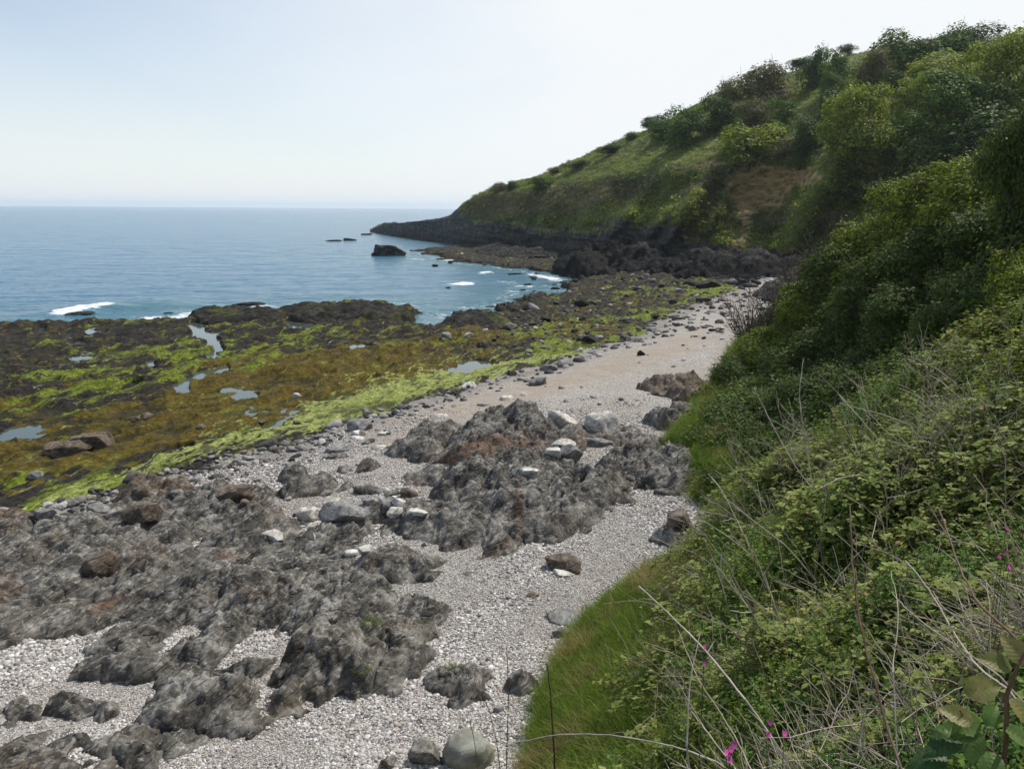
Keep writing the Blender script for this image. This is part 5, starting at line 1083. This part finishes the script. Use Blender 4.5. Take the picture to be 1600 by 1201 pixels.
def leafy_stem(seed, h=.6, leaf=.09, wd=.5, pairs=7, whorl=2, lean=.15, mat='lf_nettle', stemr=.004, taper=.5):
    r_ = np.random.default_rng(seed); parts = []; ln = r_.normal(0, lean, 2)
    zs = np.linspace(0, 1, 7); pts = np.stack([ln[0] * h * zs ** 2, ln[1] * h * zs ** 2, zs * h], -1); v, f = tube(pts, np.linspace(stemr, stemr * .5, 7), 4); parts.append((v, f, 0, 1))
    for i in range(pairs):
        q = .15 + .85 * (i + .5) / pairs; b = np.array([ln[0] * h * q * q, ln[1] * h * q * q, q * h]); a0 = i * 1.571 + r_.uniform(-.3, .3); L_ = leaf * (1 - taper * q) * r_.uniform(.8, 1.2)
        for j in range(whorl):
            V, f = ovate(L_, L_ * wd, 4, r_.uniform(.1, .5)); parts.append((place(V, a0 + j * 2 * math.pi / whorl, r_.uniform(0, .7), r_.uniform(-.3, .3), b), f, r_.random(), 0))
    V, f, t, mi = merge(parts); return plain_mesh('plant_shape', V, f, [M[mat], M['green_stem']], mi, attrs={'tint': t})
def bramble_clump(seed, n=9, span=.4, leaf=.065, mat='lf_bramble'):
    r_ = np.random.default_rng(seed); parts = []
    for c_ in range(3):
        a = r_.uniform(0, 6.28); q = np.linspace(0, 1, 7); L_ = span * r_.uniform(.7, 1.3)
        pts = np.stack([math.cos(a) * q * L_, math.sin(a) * q * L_, .30 * np.sin(q * 2.6) * r_.uniform(.6, 1.2)], -1); v, f = tube(pts, .003, 4); parts.append((v, f, 0, 1))
        for i in range(n):
            k_ = r_.integers(1, 7); b = pts[k_] + r_.normal(0, .03, 3); yaw = r_.uniform(0, 6.28); s_ = leaf * r_.uniform(.6, 1.25); tt = r_.random(); pt = r_.uniform(-.2, .5)
            for dy_ in (-1.15, 0, 1.15):
                V, f = ovate(s_ * (1.1 if dy_ == 0 else .9), s_ * .72, 4, .2, .18); parts.append((place(V, yaw + dy_, pt, r_.uniform(-.3, .3), b + np.array([0, 0, .03])), f, tt + r_.uniform(-.1, .1), 0))
    V, f, t, mi = merge(parts); return plain_mesh('bramble_shape', V, f, [M[mat], M['brown_stem']], mi, attrs={'tint': np.clip(t, 0, 1)})
def grass_tuft(seed, n=34, L_=.3, wd=.0045, spread=.07, mat='grass', bend=.6):
    r_ = np.random.default_rng(seed); Vs = []; Fs = []; Ts = []; o = 0
    for i in range(n):
        a = r_.uniform(0, 6.28); b = np.array([r_.normal(0, spread), r_.normal(0, spread), 0]); l_ = L_ * r_.uniform(.5, 1.15); bd = bend * r_.uniform(.3, 1.3); q = np.linspace(0, 1, 5)
        d = np.array([math.cos(a), math.sin(a), 0]); sd_ = np.array([-d[1], d[0], 0])
        mid = b + d * (l_ * bd * q ** 1.7)[:, None] + np.array([0, 0, 1.]) * (l_ * (q - .45 * bd * q ** 2))[:, None]; ww = (wd * (1 - q * .85))[:, None] * sd_
        Vs += [mid - ww, mid + ww]; Fs += [(o + j, o + j + 1, o + 5 + j + 1, o + 5 + j) for j in range(4)]; Ts.append(np.full(10, r_.random())); o += 10
    return plain_mesh('grass_shape', np.concatenate(Vs), np.array(Fs), [M[mat]], attrs={'tint': np.concatenate(Ts)})
M['grass'] = leaf_material('grass_blade', [(0, (0.025, 0.042, 0.007)), (.6, (0.09, 0.135, 0.022)), (1, (0.19, 0.22, 0.06))], .35, .5, usernd='half')
M['grass_dry'] = leaf_material('grass_dry', [(0, (0.07, 0.075, 0.02)), (.5, (0.16, 0.13, 0.06)), (1, (0.28, 0.23, 0.13))], .3, .6, usernd='half')
M['lf_nettle'] = leaf_material('nettle_leaf', [(0, (0.02, 0.05, 0.010)), (.5, (0.045, 0.095, 0.018)), (1, (0.09, 0.15, 0.03))], .3, .45, usernd='half')
M['lf_light'] = leaf_material('light_leaf', [(0, (0.05, 0.08, 0.015)), (.5, (0.10, 0.135, 0.024)), (1, (0.20, 0.225, 0.055))], .35, .45, usernd='half')
M['lf_bramble'] = leaf_material('bramble_leaf', [(0, (0.035, 0.06, 0.012)), (.55, (0.09, 0.122, 0.027)), (.9, (0.19, 0.20, 0.07)), (1, (0.26, 0.16, 0.06))], .3, .42, .4, usernd='half')
def bank_pts(n, r0, r1, a0, a1, cond=None, seed=0):
    r_ = np.random.default_rng(seed); th_ = r_.uniform(R(a0), R(a1), n); rr_ = np.exp(r_.uniform(math.log(r0), math.log(r1), n)); x = rr_ * np.sin(th_); y = rr_ * np.cos(th_)
    z, s, nn2 = hz_n(x, y); px, py = proj(np.stack([x, y, z], -1)); ok = (s > 0.05) & (px > -100 + 700) & (px < 3200) & (py < 1420) & (py > 100)
    if cond is not None: ok &= cond(x, y, z, s, px, py)
    return np.stack([x, y, z], -1)[ok], s[ok], nn2[ok], px[ok], py[ok]
def tilt_rot(nn2, r_, amt=.5, jit=.2):
    n = len(nn2); ax = nn2 * amt + np.array([0, 0, 1 - amt]); ax = norm(ax + r_.normal(0, jit, (n, 3)))
    yaw = r_.uniform(0, 6.283, n); th_ = np.arccos(np.clip(ax[:, 2], -1, 1)); ph = np.arctan2(ax[:, 1], ax[:, 0])
    out_ = np.zeros((n, 3))
    for i in range(n):
        e = (Matrix.Rotation(ph[i], 3, 'Z') @ Matrix.Rotation(th_[i], 3, 'Y') @ Matrix.Rotation(yaw[i], 3, 'Z')).to_euler(); out_[i] = e[:]
    return out_
r_b = np.random.default_rng(99)
def patchn(P, s_, seed): return fbm(P[:, 0] * s_, P[:, 1] * s_, 3, seed)
# grass on the lips of both banks
P, s, nn2, px, py = bank_pts(66000, 6, 45, -12, 44, None, 1)
grassy = np.where(P[:, 1] < 15.5, sstep(3.0, 1.5, s + .5 * fbm(P[:, 0], P[:, 1], 3, 5)) + 0.06, sstep(2.6, 1.0, s + fbm(P[:, 0] * .5, P[:, 1] * .5, 3, 5)) + .06)
q = r_b.random(len(P)) < grassy * 0.8
gm = [grass_tuft(i, 34, .30, .0045, .09) for i in range(3)]; gd = [grass_tuft(i + 9, 24, .38, .004, .09, 'grass_dry', .8) for i in range(2)]
Pq = P[q]; nq = nn2[q]; sc_g = r_b.uniform(.6, 1.3, len(Pq)) * (1 + .03 * np.clip(Pq[:, 1] - 12, 0, 40))
dry = patchn(Pq, .9, 61) > .36
scatter('bank_grass', Pq[~dry], tilt_rot(nq[~dry], r_b, .6, .32), sc_g[~dry], gm, 'lush green grass draping over the edge of the near banks', 'grass', 5)
scatter('dry_grass', Pq[dry], tilt_rot(nq[dry], r_b, .6, .32), sc_g[dry], gd, 'yellowed dry grass mixed into the bank grass', 'grass', 6)
print('grass', len(Pq))
# low cover on the far bank under the shrubs
P, s, nn2, px, py = bank_pts(44000, 15, 60, 5, 50, lambda x, y, z, s, a, b: s > 1.3 + 1.0 * fbm(x * .5, y * .5, 3, 5), 2)
ivy = [tuft_mesh('ivy_shape', 20 + i, 'hedge_b', 70, .075, .26, .12) for i in range(3)]  # ivy takes the hedge leaf colour darkened for shade
scatter('ivy_cover', P, tilt_rot(nn2, r_b, .8, .1), r_b.uniform(.7, 1.5, len(P)) * (.8 + .012 * P[:, 1]), ivy, 'dark ivy and bramble cover on the shaded bank', 'ground cover', 7)
print('ivy', len(P))
# mixed undergrowth on the near slope
kinds = [('nettle_undergrowth', [leafy_stem(i, .5, .085, .5, 8, 2) for i in range(4)], 'dark green nettles and campion leaves in the undergrowth'),
         ('bramble_undergrowth', [bramble_clump(i, 11, .4, lf_) for i, lf_ in enumerate((.045, .05, .06, .038))], 'light green bramble leaves covering the near slope'),
         ('cleavers_undergrowth', [leafy_stem(30 + i, .42, .03, .28, 14, 5, .25, 'lf_light', .0018, .2) for i in range(3)], 'fine whorled cleavers climbing in the undergrowth'),
         ('small_leaf_undergrowth', [tuft_mesh('small_leaf_shape', 60 + i, 'lf_light', 90, .035, .16, .10) for i in range(2)] + [tuft_mesh('small_leaf_shape', 70 + i, 'lf_nettle', 90, .035, .16, .10) for i in range(2)], 'tiny leaved low plants between the brambles')]
P, s, nn2, px, py = bank_pts(66000, 1.7, 17, -15, 74, lambda x, y, z, s, a, b: (s > 1.9 + .5 * fbm(x, y, 3, 5)) & (y < 14.6), 3)
n_ = len(P); a1 = patchn(P, .8, 71); a2 = patchn(P, .8, 72); a3 = patchn(P, 1.6, 73)
sc4 = np.stack([a1 + r_b.normal(0, .25, n_) + .12 - .02 * P[:, 1], a2 + r_b.normal(0, .25, n_) + .10, a3 + r_b.normal(0, .25, n_) + .08, r_b.normal(0, .3, n_) + .20], -1); ty = sc4.argmax(1)
keep = r_b.random(n_) < np.clip((s - 1.2) / 1.2, .15, 1)
nearc = np.linalg.norm(P - CAM, axis=1) > 2.5
for ti, (nm, pr, lb) in enumerate(kinds):
    q = (ty == ti) & keep & nearc
    scatter(nm, P[q], tilt_rot(nn2[q], r_b, .35, .18), np.minimum(np.exp(r_b.normal(-.25, .33, q.sum())), 1.15) * np.clip(.5 + .07 * P[q][:, 1], .5, 1.1), pr, lb, 'undergrowth', 8 + ti)
    print(nm, q.sum())
# fine dead tangle
def tangle(seed):
    r_ = np.random.default_rng(seed); parts = []
    for i in range(12):
        b = np.array([r_.normal(0, .15), r_.normal(0, .15), 0]); d = norm(np.array([r_.normal(0, .7), r_.normal(0, .7), r_.uniform(.2, 1)])); L_ = r_.uniform(.15, .5); q = np.linspace(0, 1, 5)
        pts = b + d * (q * L_)[:, None] + r_.normal(0, .012, (5, 3)) * q[:, None] - np.array([0, 0, .12]) * (q ** 2)[:, None] * L_; v, f = tube(pts, np.linspace(.003, .0016, 5), 3); parts.append((v, f, 0, 0))
    V, f, t, mi = merge(parts); return plain_mesh('dead_tangle_shape', V, f, [M['dry']])
P, s, nn2, px, py = bank_pts(6400, 2, 16, -10, 68, lambda x, y, z, s, a, b: (s > 1.6) & (y < 13.5) & (np.hypot(x, y) > 3.2), 4)
q = patchn(P, .5, 81) + r_b.normal(0, .2, len(P)) > 0.12
scatter('dead_tangle', P[q] + [0, 0, .12], tilt_rot(nn2[q], r_b, .4, .3), r_b.uniform(.8, 1.5, q.sum()), [tangle(i) for i in range(4)], 'tangle of thin pale dead stalks lying in the undergrowth', 'dead stalks', 12)
# ================================================================== SINGLE PLANTS
def hill_pt(x, y): return np.array([x, y, float(hillz(np.array([x]), np.array([y]))[0][0])])
def hero_stem(pl, d0, d1, thick, label, mat='dry', side=0, seed=0):
    r_ = np.random.default_rng(seed + 5); pl = np.array(pl, float); n = len(pl)
    q = np.linspace(0, 1, n); qq = np.linspace(0, 1, n * 4); px = np.interp(qq, q, pl[:, 0]); py = np.interp(qq, q, pl[:, 1]); kk = np.array([.25, .5, .25])
    for _ in range(2): px[1:-1] = np.convolve(px, kk, 'valid'); py[1:-1] = np.convolve(py, kk, 'valid')
    dd = np.linspace(d0, d1, n * 4); P = at_d(px, py, dd) + r_.normal(0, .002, (n * 4, 3)); rad = thick * .82 / 2 * dd / F * np.linspace(.55, 1, n * 4)
    base = P[-1] if pl[-1][1] > pl[0][1] else P[0]
    parts = []; v, f = tube(P, rad if pl[-1][1] > pl[0][1] else rad[::-1], 6); parts.append((v, f, 0, 0))
    # root it in the ground
    g_ = hill_pt(base[0], base[1])
    en = P[-1] - P[-5] if pl[-1][1] > pl[0][1] else P[0] - P[4]; dr = norm(norm(en) + np.array([.25, .1, -.45])); q_ = base.copy(); run = [q_.copy()]
    for _ in range(14):
        q_ = q_ + dr * .12; run.append(q_.copy()); dr = norm(dr + [0, 0, -.06])
        if q_[2] < hill_pt(q_[0], q_[1])[2] - .05: break
    v, f = tube(np.array(run), rad.max(), 6); parts.append((v, f, 0, 0))
    for i in range(side):
        k_ = r_.integers(2, n * 4 - 2); dr = norm((P[k_] - P[k_ + 1]) / np.linalg.norm(P[k_] - P[k_ + 1]) + r_.normal(0, .5, 3)); L_ = r_.uniform(.06, .2)
        v, f = tube([P[k_], P[k_] + dr * L_ * .5 + [0, 0, .005], P[k_] + dr * L_], [rad[k_] * .6, rad[k_] * .4, rad[k_] * .25], 4); parts.append((v, f, 0, 0))
    V, f, t, mi = merge(parts); o = mesh_np('dead_cane' if mat != 'brown_stem' else 'dark_stalk', V - base, f, M[mat]); o.location = base
    return tag(o, label, 'dead stem' if mat != 'brown_stem' else 'stalk', 'dead stems on the near slope')
for i, t in enumerate([
 ([(998, 915), (1058, 970), (1105, 1018), (1165, 1092)], 5.6, 4.2, 5, 'thick pale dead stem slanting down to the right over the grass lip', 'dry', 3),
 ([(1095, 985), (1078, 1060), (1073, 1165)], 4.4, 4.0, 4, 'pale dead stem bent upright below the slanting one', 'dry', 1),
 ([(815, 1158), (880, 1145), (960, 1147), (1060, 1167), (1120, 1190)], 5.4, 3.8, 4, 'long pale stem lying almost level at the bottom of the grass bank', 'dry', 1),
 ([(855, 1035), (862, 1110), (868, 1215)], 5.4, 5.2, 5.5, 'dark upright dead stalk standing before the grass bank', 'brown_stem', 1),
 ([(1468, 795), (1500, 890), (1530, 945), (1605, 1012)], 3.6, 2.2, 6.5, 'thick grey-brown bent stem crossing the right side of the slope', 'brown_stem', 1),
 ([(1415, 875), (1460, 930), (1490, 990), (1530, 1045), (1575, 1075)], 3.4, 2.3, 5, 'reddish-brown and pale cane in the right part of the slope', 'dry', 3),
 ([(1395, 928), (1428, 962), (1500, 1012), (1562, 1055)], 3.2, 2.4, 3.5, 'thin pale cane under the thick bent stem', 'dry', 2),
 ([(1328, 790), (1332, 890), (1345, 980), (1375, 1100), (1412, 1215)], 3.8, 2.6, 6, 'tall dark dead stalk with a ragged head running up the middle of the slope', 'brown_stem', 10),
 ([(1255, 560), (1248, 620), (1258, 690), (1270, 760)], 9.5, 9.0, 3, 'tall thin white stalk rising against the dark bank', 'dry', 1),
 ([(1178, 605), (1215, 680), (1250, 740), (1300, 800)], 9.5, 8.4, 2.6, 'slender leaning stalk left of the tall white one', 'dry', 2),
 ([(1310, 615), (1345, 655), (1400, 720)], 9.6, 8.8, 2.6, 'pale stalk leaning left at the middle of the slope crest', 'dry', 1),
 ([(1312, 630), (1390, 650), (1440, 672)], 9.6, 9.0, 2.2, 'near level pale stalk on the slope crest', 'dry', 0),
 ([(1430, 560), (1462, 575), (1495, 600)], 10.5, 10, 2.4, 'short pale stalk high on the slope crest', 'dry', 1),
 ([(1130, 775), (1160, 800), (1225, 850)], 8.6, 7.4, 2.4, 'pale stalk sticking out left over the pebbles', 'dry', 2),
 ([(1107, 740), (1128, 765), (1160, 830)], 9.4, 8.4, 2.2, 'outermost thin stalk on the left rim of the slope', 'dry', 2),
 ([(1060, 985), (1090, 1060), (1150, 1150), (1180, 1215)], 4.4, 3.2, 3.6, 'straight pale stem running to the bottom edge', 'dry', 2),
 ([(1080, 1110), (1110, 1150), (1160, 1215)], 3.8, 3.0, 3.4, 'short pale stem at the bottom edge left of the pink flowers', 'dry', 1),
 ([(792, 1010), (795, 1100), (790, 1215)], 6.6, 6.2, 2.6, 'leftmost thin dark stalk standing against the pebbles', 'brown_stem', 2),
 ([(757, 1085), (775, 1150), (785, 1225)], 6.6, 6.2, 2, 'short leaning dark stalk near the green-grey boulder', 'brown_stem', 2),
 ([(730, 1105), (742, 1160), (750, 1230)], 6.6, 6.2, 1.8, 'fine dark stalk crossing in front of the green-grey boulder', 'brown_stem', 1),
 ([(1392, 890), (1405, 960), (1395, 1050)], 3.6, 3.0, 2.5, 'thin pale stem hanging beside the tall dark stalk', 'dry', 1),
 ([(1540, 905), (1548, 960), (1545, 1080)], 3.0, 2.6, 2.6, 'thin grey stem upright at the right side', 'dry', 0)]):
    hero_stem(*t, seed=i)

# loose dead stalks, copies of a few shapes
def stalk_mesh(seed):
    r_ = np.random.default_rng(seed); parts = []; n = 9; q = np.linspace(0, 1, n); bend = r_.uniform(.1, .5); kink = r_.uniform(-.15, .15)
    P = np.stack([bend * q ** 2 + kink * np.maximum(q - .6, 0), r_.normal(0, .03) * q, q * (1 - bend * .3 * q)], -1) + np.cumsum(r_.normal(0, .006, (n, 3)), 0)
    v, f = tube(P, np.linspace(.0062, .0026, n), 5); parts.append((v, f, 0, 0))
    for i in range(r_.integers(1, 5)):
        k_ = r_.integers(3, n - 1); d = norm(np.array([r_.normal(.2, .6), r_.normal(0, .6), .8])); L_ = r_.uniform(.1, .3)
        v, f = tube([P[k_], P[k_] + d * L_ * .5, P[k_] + d * L_ + [0, 0, .02]], [.0042, .0032, .0022], 4); parts.append((v, f, 0, 0))
    V, f, t, mi = merge(parts); return mesh_np('dead_stalk', V, f, M['dry'], link=False)
ST8 = [stalk_mesh(i) for i in range(10)]
rs = np.random.default_rng(77); placed = 0
while placed < 150:
    th_ = R(rs.uniform(5, 42)); r0_ = rs.uniform(7.5, 12.5) if rs.random() < .66 else rs.uniform(3.5, 7.5); x_, y_ = r0_ * math.sin(th_), r0_ * math.cos(th_)
    z_, s_ = hillz(np.array([x_]), np.array([y_])); 
    if s_[0] < 2.0: continue
    px_, py_ = proj(np.array([[x_, y_, z_[0]]])); px_, py_ = px_[0], py_[0]
    if not (1040 < px_ < 1580 and 560 < py_ < 1200): continue
    crest = abs(py_ - np.interp(px_, [1080, 1250, 1430, 1600], [830, 710, 590, 480])) < 70
    if not crest and rs.random() < .72: continue
    o = ST8[placed % 10].copy(); COL.objects.link(o); o.name = 'dead_stalk'; o.location = (x_, y_, z_[0] - .03)
    L_ = rs.uniform(.6, 1.35) * (1 if r0_ > 6 else .7); o.scale = (L_ * rs.choice([-1, 1], p=[.8, .2]), L_, L_)
    o.rotation_euler = (rs.normal(0, .35), rs.normal(-.35, .35), rs.normal(0, .7))
    tag(o, 'thin pale dead stalk among many rising from the near slope', 'dead stalk', 'thin dead stalks along the near slope'); placed += 1

# pink campion flowers
k = NT('pink_petal'); M['pink'] = k.done((0.62, 0.10, 0.36), .6, None, .2)
k = NT('calyx'); M['calyx'] = k.done((0.16, 0.05, 0.06), .6, None, .2)
def flower(px, py, d, face, label):
    c = at_d(px, py, d); parts = []; sz = .014
    for i in range(5):
        a = i * 2 * math.pi / 5
        for sgn in (-.32, .32):
            V, f = ovate(sz, sz * .5, 3, .15, .1); parts.append((place(V, a + sgn, .25, 0, np.zeros(3)), f, 0, 0))
    V, f, t, mi = merge(parts); e = empty('campion_flower', c); 
    o = mesh_np('petals', V, f, M['pink'], None, False, parent=e); o.rotation_euler = (R(face), 0, .5)
    v, f = tube([(0, 0, 0), (0, .003, -.006), (0, .004, -.014)], [.002, .0035, .002], 7); o = mesh_np('calyx', v, f, M['calyx'], parent=e)
    g_ = hill_pt(c[0] + .02, c[1] + .02) - c; v, f = tube([(0, .004, -.013), g_ * .4 + [.01, 0, 0], g_], [.0014, .0018, .002], 4); mesh_np('stem', v, f, M['green_stem'], parent=e)
    tag(e, label, 'flower', 'pink campion flowers')
for t in [(1142, 1170, 2.3, 60, 'pink campion flower lowest of the cluster at the bottom edge'), (1136, 1176, 2.3, 40, 'pink campion flower on the left of the bottom edge cluster'), (1147, 1162, 2.32, 70, 'pink campion flower topmost of the bottom edge cluster'), (1140, 1186, 2.3, 50, 'pink campion flower half hidden at the foot of the bottom edge cluster'),
          (1203, 1128, 2.7, 70, 'pink campion flower upper one of the trio right of the bottom cluster'), (1226, 1146, 2.7, 50, 'pink campion flower rightmost of the trio right of the bottom cluster'), (1200, 1147, 2.7, 60, 'pink campion flower lower left of the trio right of the bottom cluster'),
          (1101, 1009, 3.9, 60, 'pink campion flower upper one beside the pale bent stem'), (1100, 1037, 3.9, 60, 'pink campion flower lower one beside the pale bent stem'),
          (1573, 825, 3.4, 60, 'pink campion flower high at the right edge of the slope'), (1562, 870, 3.4, 60, 'pink campion flower left of three at the right edge'), (1573, 863, 3.4, 70, 'pink campion flower middle of three at the right edge'), (1577, 886, 3.4, 50, 'pink campion flower lowest at the right edge')]:
    flower(*t)

# bramble shoot close to the lens at lower right
def big_leaf(L_, Wd, seed):
    r_ = np.random.default_rng(seed); nu, nv = 25, 11; u, v = np.meshgrid(np.linspace(0, 1, nu), np.linspace(-1, 1, nv), indexing='ij')
    wd = np.sin(np.pi * np.clip(u, 0, 1) ** .72) * Wd / 2 * (1 + .22 * ((u * 12) % 1 - .5)); wd[0] = .001; wd[-1] = .0005
    vein = (u * 8 - np.abs(v) * 1.5); z = .22 * np.abs(v) * wd + .045 * L_ * np.abs(np.sin(np.pi * vein)) * (1 - np.abs(v) * .4) - .25 * L_ * u ** 2 + .02 * L_ * np.sin(u * 5 + v * 2 + seed)
    V = np.stack([u * L_, v * wd, z], -1).reshape(-1, 3); return V, grid_faces(nu, nv), (np.abs(np.sin(np.pi * vein)) * .5 + .5 * (1 - np.abs(v)) * 0).ravel()
def big_leaf_mat(name, a, b, vein):
    k = NT(name); t = k.attr('tint').outputs['Fac']; c = k.mix(k.rng(k.noise(k.tc.outputs['Object'], 30, 4, .6), .35, .65), a, b); c = k.mix(k.rng(t, 0.0, .16, .7, 0), c, vein)
    k.put(k.b.inputs['Base Color'], c); k.b.inputs['Roughness'].default_value = .5; k.b.inputs['Specular IOR Level'].default_value = .3
    tr = k.n('BsdfTranslucent'); k.l(k.mix(1.0, c, (1.3, 1.5, .6), 'MULTIPLY'), tr.inputs[0]); ms = k.n('MixShader'); ms.inputs[0].default_value = .3
    k.l(k.b.outputs[0], ms.inputs[1]); k.l(tr.outputs[0], ms.inputs[2]); k.l(ms.outputs[0], k.out.inputs[0]); return k.m
M['bl_green'] = big_leaf_mat('bramble_leaf_green', (0.07, 0.13, 0.025), (0.12, 0.19, 0.04), (0.20, 0.25, 0.09))
M['bl_tan'] = big_leaf_mat('bramble_leaf_tan', (0.13, 0.15, 0.04), (0.23, 0.20, 0.07), (0.36, 0.34, 0.15))
M['bl_dark'] = big_leaf_mat('bramble_leaf_dark', (0.03, 0.075, 0.02), (0.055, 0.11, 0.03), (0.09, 0.15, 0.05))
base = at_d(1565, 1240, 1.42); e = empty('bramble_shoot', base)
def mk(P, rad, nm, mt): 
    v, f = tube(np.array(P) - base, rad, 8); return mesh_np(nm, v, f, M[mt], parent=e)
mk([at_d(1565, 1240, 1.42), at_d(1572, 1150, 1.40), at_d(1573, 1085, 1.38), at_d(1590, 1040, 1.36), at_d(1612, 1000, 1.34)], [.0055, .005, .0045, .003, .002], 'stem', 'brown_stem')
mk([at_d(1572, 1190, 1.41), at_d(1540, 1165, 1.40), at_d(1518, 1140, 1.38), at_d(1500, 1110, 1.37)], [.003, .0025, .002, .0015], 'side_stem', 'brown_stem')
for i, (px_, py_, L_, ang, pit, mt) in enumerate([(1532, 1076, 72, 8, .15, 'bl_tan'), (1512, 1128, 66, 215, .1, 'bl_green'), (1498, 1118, 60, 150, .1, 'bl_tan'), (1500, 1142, 70, 165, -.1, 'bl_green'), (1478, 1160, 74, 200, 0, 'bl_dark'), (1520, 1160, 62, 250, -.1, 'bl_green'), (1548, 1118, 50, 40, .2, 'bl_green'),
                                            (1560, 1035, 56, 160, .2, 'bl_tan'), (1590, 1018, 60, 120, .2, 'bl_tan'), (1595, 1110, 60, -60, 0, 'bl_tan'), (1592, 1150, 60, -30, 0, 'bl_green'), (1455, 1185, 70, 190, 0, 'bl_dark'), (1548, 1195, 66, 230, 0, 'bl_green')]):
    d_ = 1.37; c = at_d(px_, py_, d_); V, f, t = big_leaf(L_ / F * d_ * 1.05, L_ / F * d_ * .68, i)
    V = V - [V[:, 0].max() * .4, 0, 0]; V = place(V, R(ang), pit, rs.normal(0, .15), np.zeros(3)); V = V @ np.array(Matrix.Rotation(R(32), 3, 'X')).T
    mesh_np('leaf', V + c - base, f, M[mt], {'tint': t}, parent=e)
tag(e, 'close bramble shoot with large pleated green and tan leaves in the bottom right corner', 'bramble')

# grass tufts growing on the outcrops
for i, (px_, py_, w_, lab) in enumerate([(578, 972, .34, 'largest green tuft, on the right side of the biggest outcrop'), (590, 990, .28, 'grey-green tuft just below the largest one on the outcrop'), (565, 1045, .24, 'bright green tuft in a crevice at the outcrop foot'), (665, 972, .20, 'small green tuft on the low flat shelf'), (660, 1000, .12, 'tiny yellowish tuft on the low flat shelf'), (628, 1020, .12, 'tiny moss-like tuft in the middle of the low shelf'), (708, 1045, .36, 'green cushion capping the lone pitted rock')]):
    r_ = np.random.default_rng(i + 60); parts = []; c = cast(px_, py_)
    for j in range(int(260 * w_ / .3)):
        a = r_.uniform(0, 6.28); rr_ = w_ * .5 * math.sqrt(r_.random()); b = np.array([math.cos(a) * rr_, math.sin(a) * rr_ * .7, -.04]); l_ = w_ * r_.uniform(.2, .45); d = norm(np.array([math.cos(a) * .6 + r_.normal(0, .4), math.sin(a) * .6 + r_.normal(0, .4), 1])); sd_ = np.array([-d[1], d[0], 0]) * .004
        m2 = b + d * l_ * .55; tp = b + d * l_ + [math.cos(a) * l_ * .3, math.sin(a) * l_ * .3, -.02]
        parts.append((np.array([b - sd_, b + sd_, m2 + sd_, m2 - sd_]), np.array([(0, 1, 2, 3)]), r_.random(), 0)); parts.append((np.array([m2 - sd_, m2 + sd_, tp, tp]), np.array([(0, 1, 2, 3)]), r_.random(), 0))
    V, f, t, mi = merge(parts); o = mesh_np('grass_tuft', V, f, M['grass'], {'tint': t}, False); o.location = c
    tag(o, lab, 'grass tuft', 'green tufts on the beach rocks')

# ================================================================== HAZE
k = NT('sea_haze'); k.t.nodes.remove(k.b); pv = k.n('VolumePrincipled'); pv.inputs['Color'].default_value = (0.86, 0.93, 1.0, 1); pv.inputs['Density'].default_value = HAZE
pv.inputs['Anisotropy'].default_value = 0.2
k.l(pv.outputs[0], k.out.inputs['Volume'])
x0, x1, y0, y1, z0_, z1_ = -9500, 9500, -300, 11900, -4, max(60.0, float(HF[:, 2].max()) + 14)
V = np.array([(x, y, z) for x in (x0, x1) for y in (y0, y1) for z in (z0_, z1_)], float)
mesh_np('haze', V, np.array([(0, 1, 3, 2), (4, 6, 7, 5), (0, 4, 5, 1), (2, 3, 7, 6), (0, 2, 6, 4), (1, 5, 7, 3)]), k.m, smooth=False)['kind'] = 'stuff'
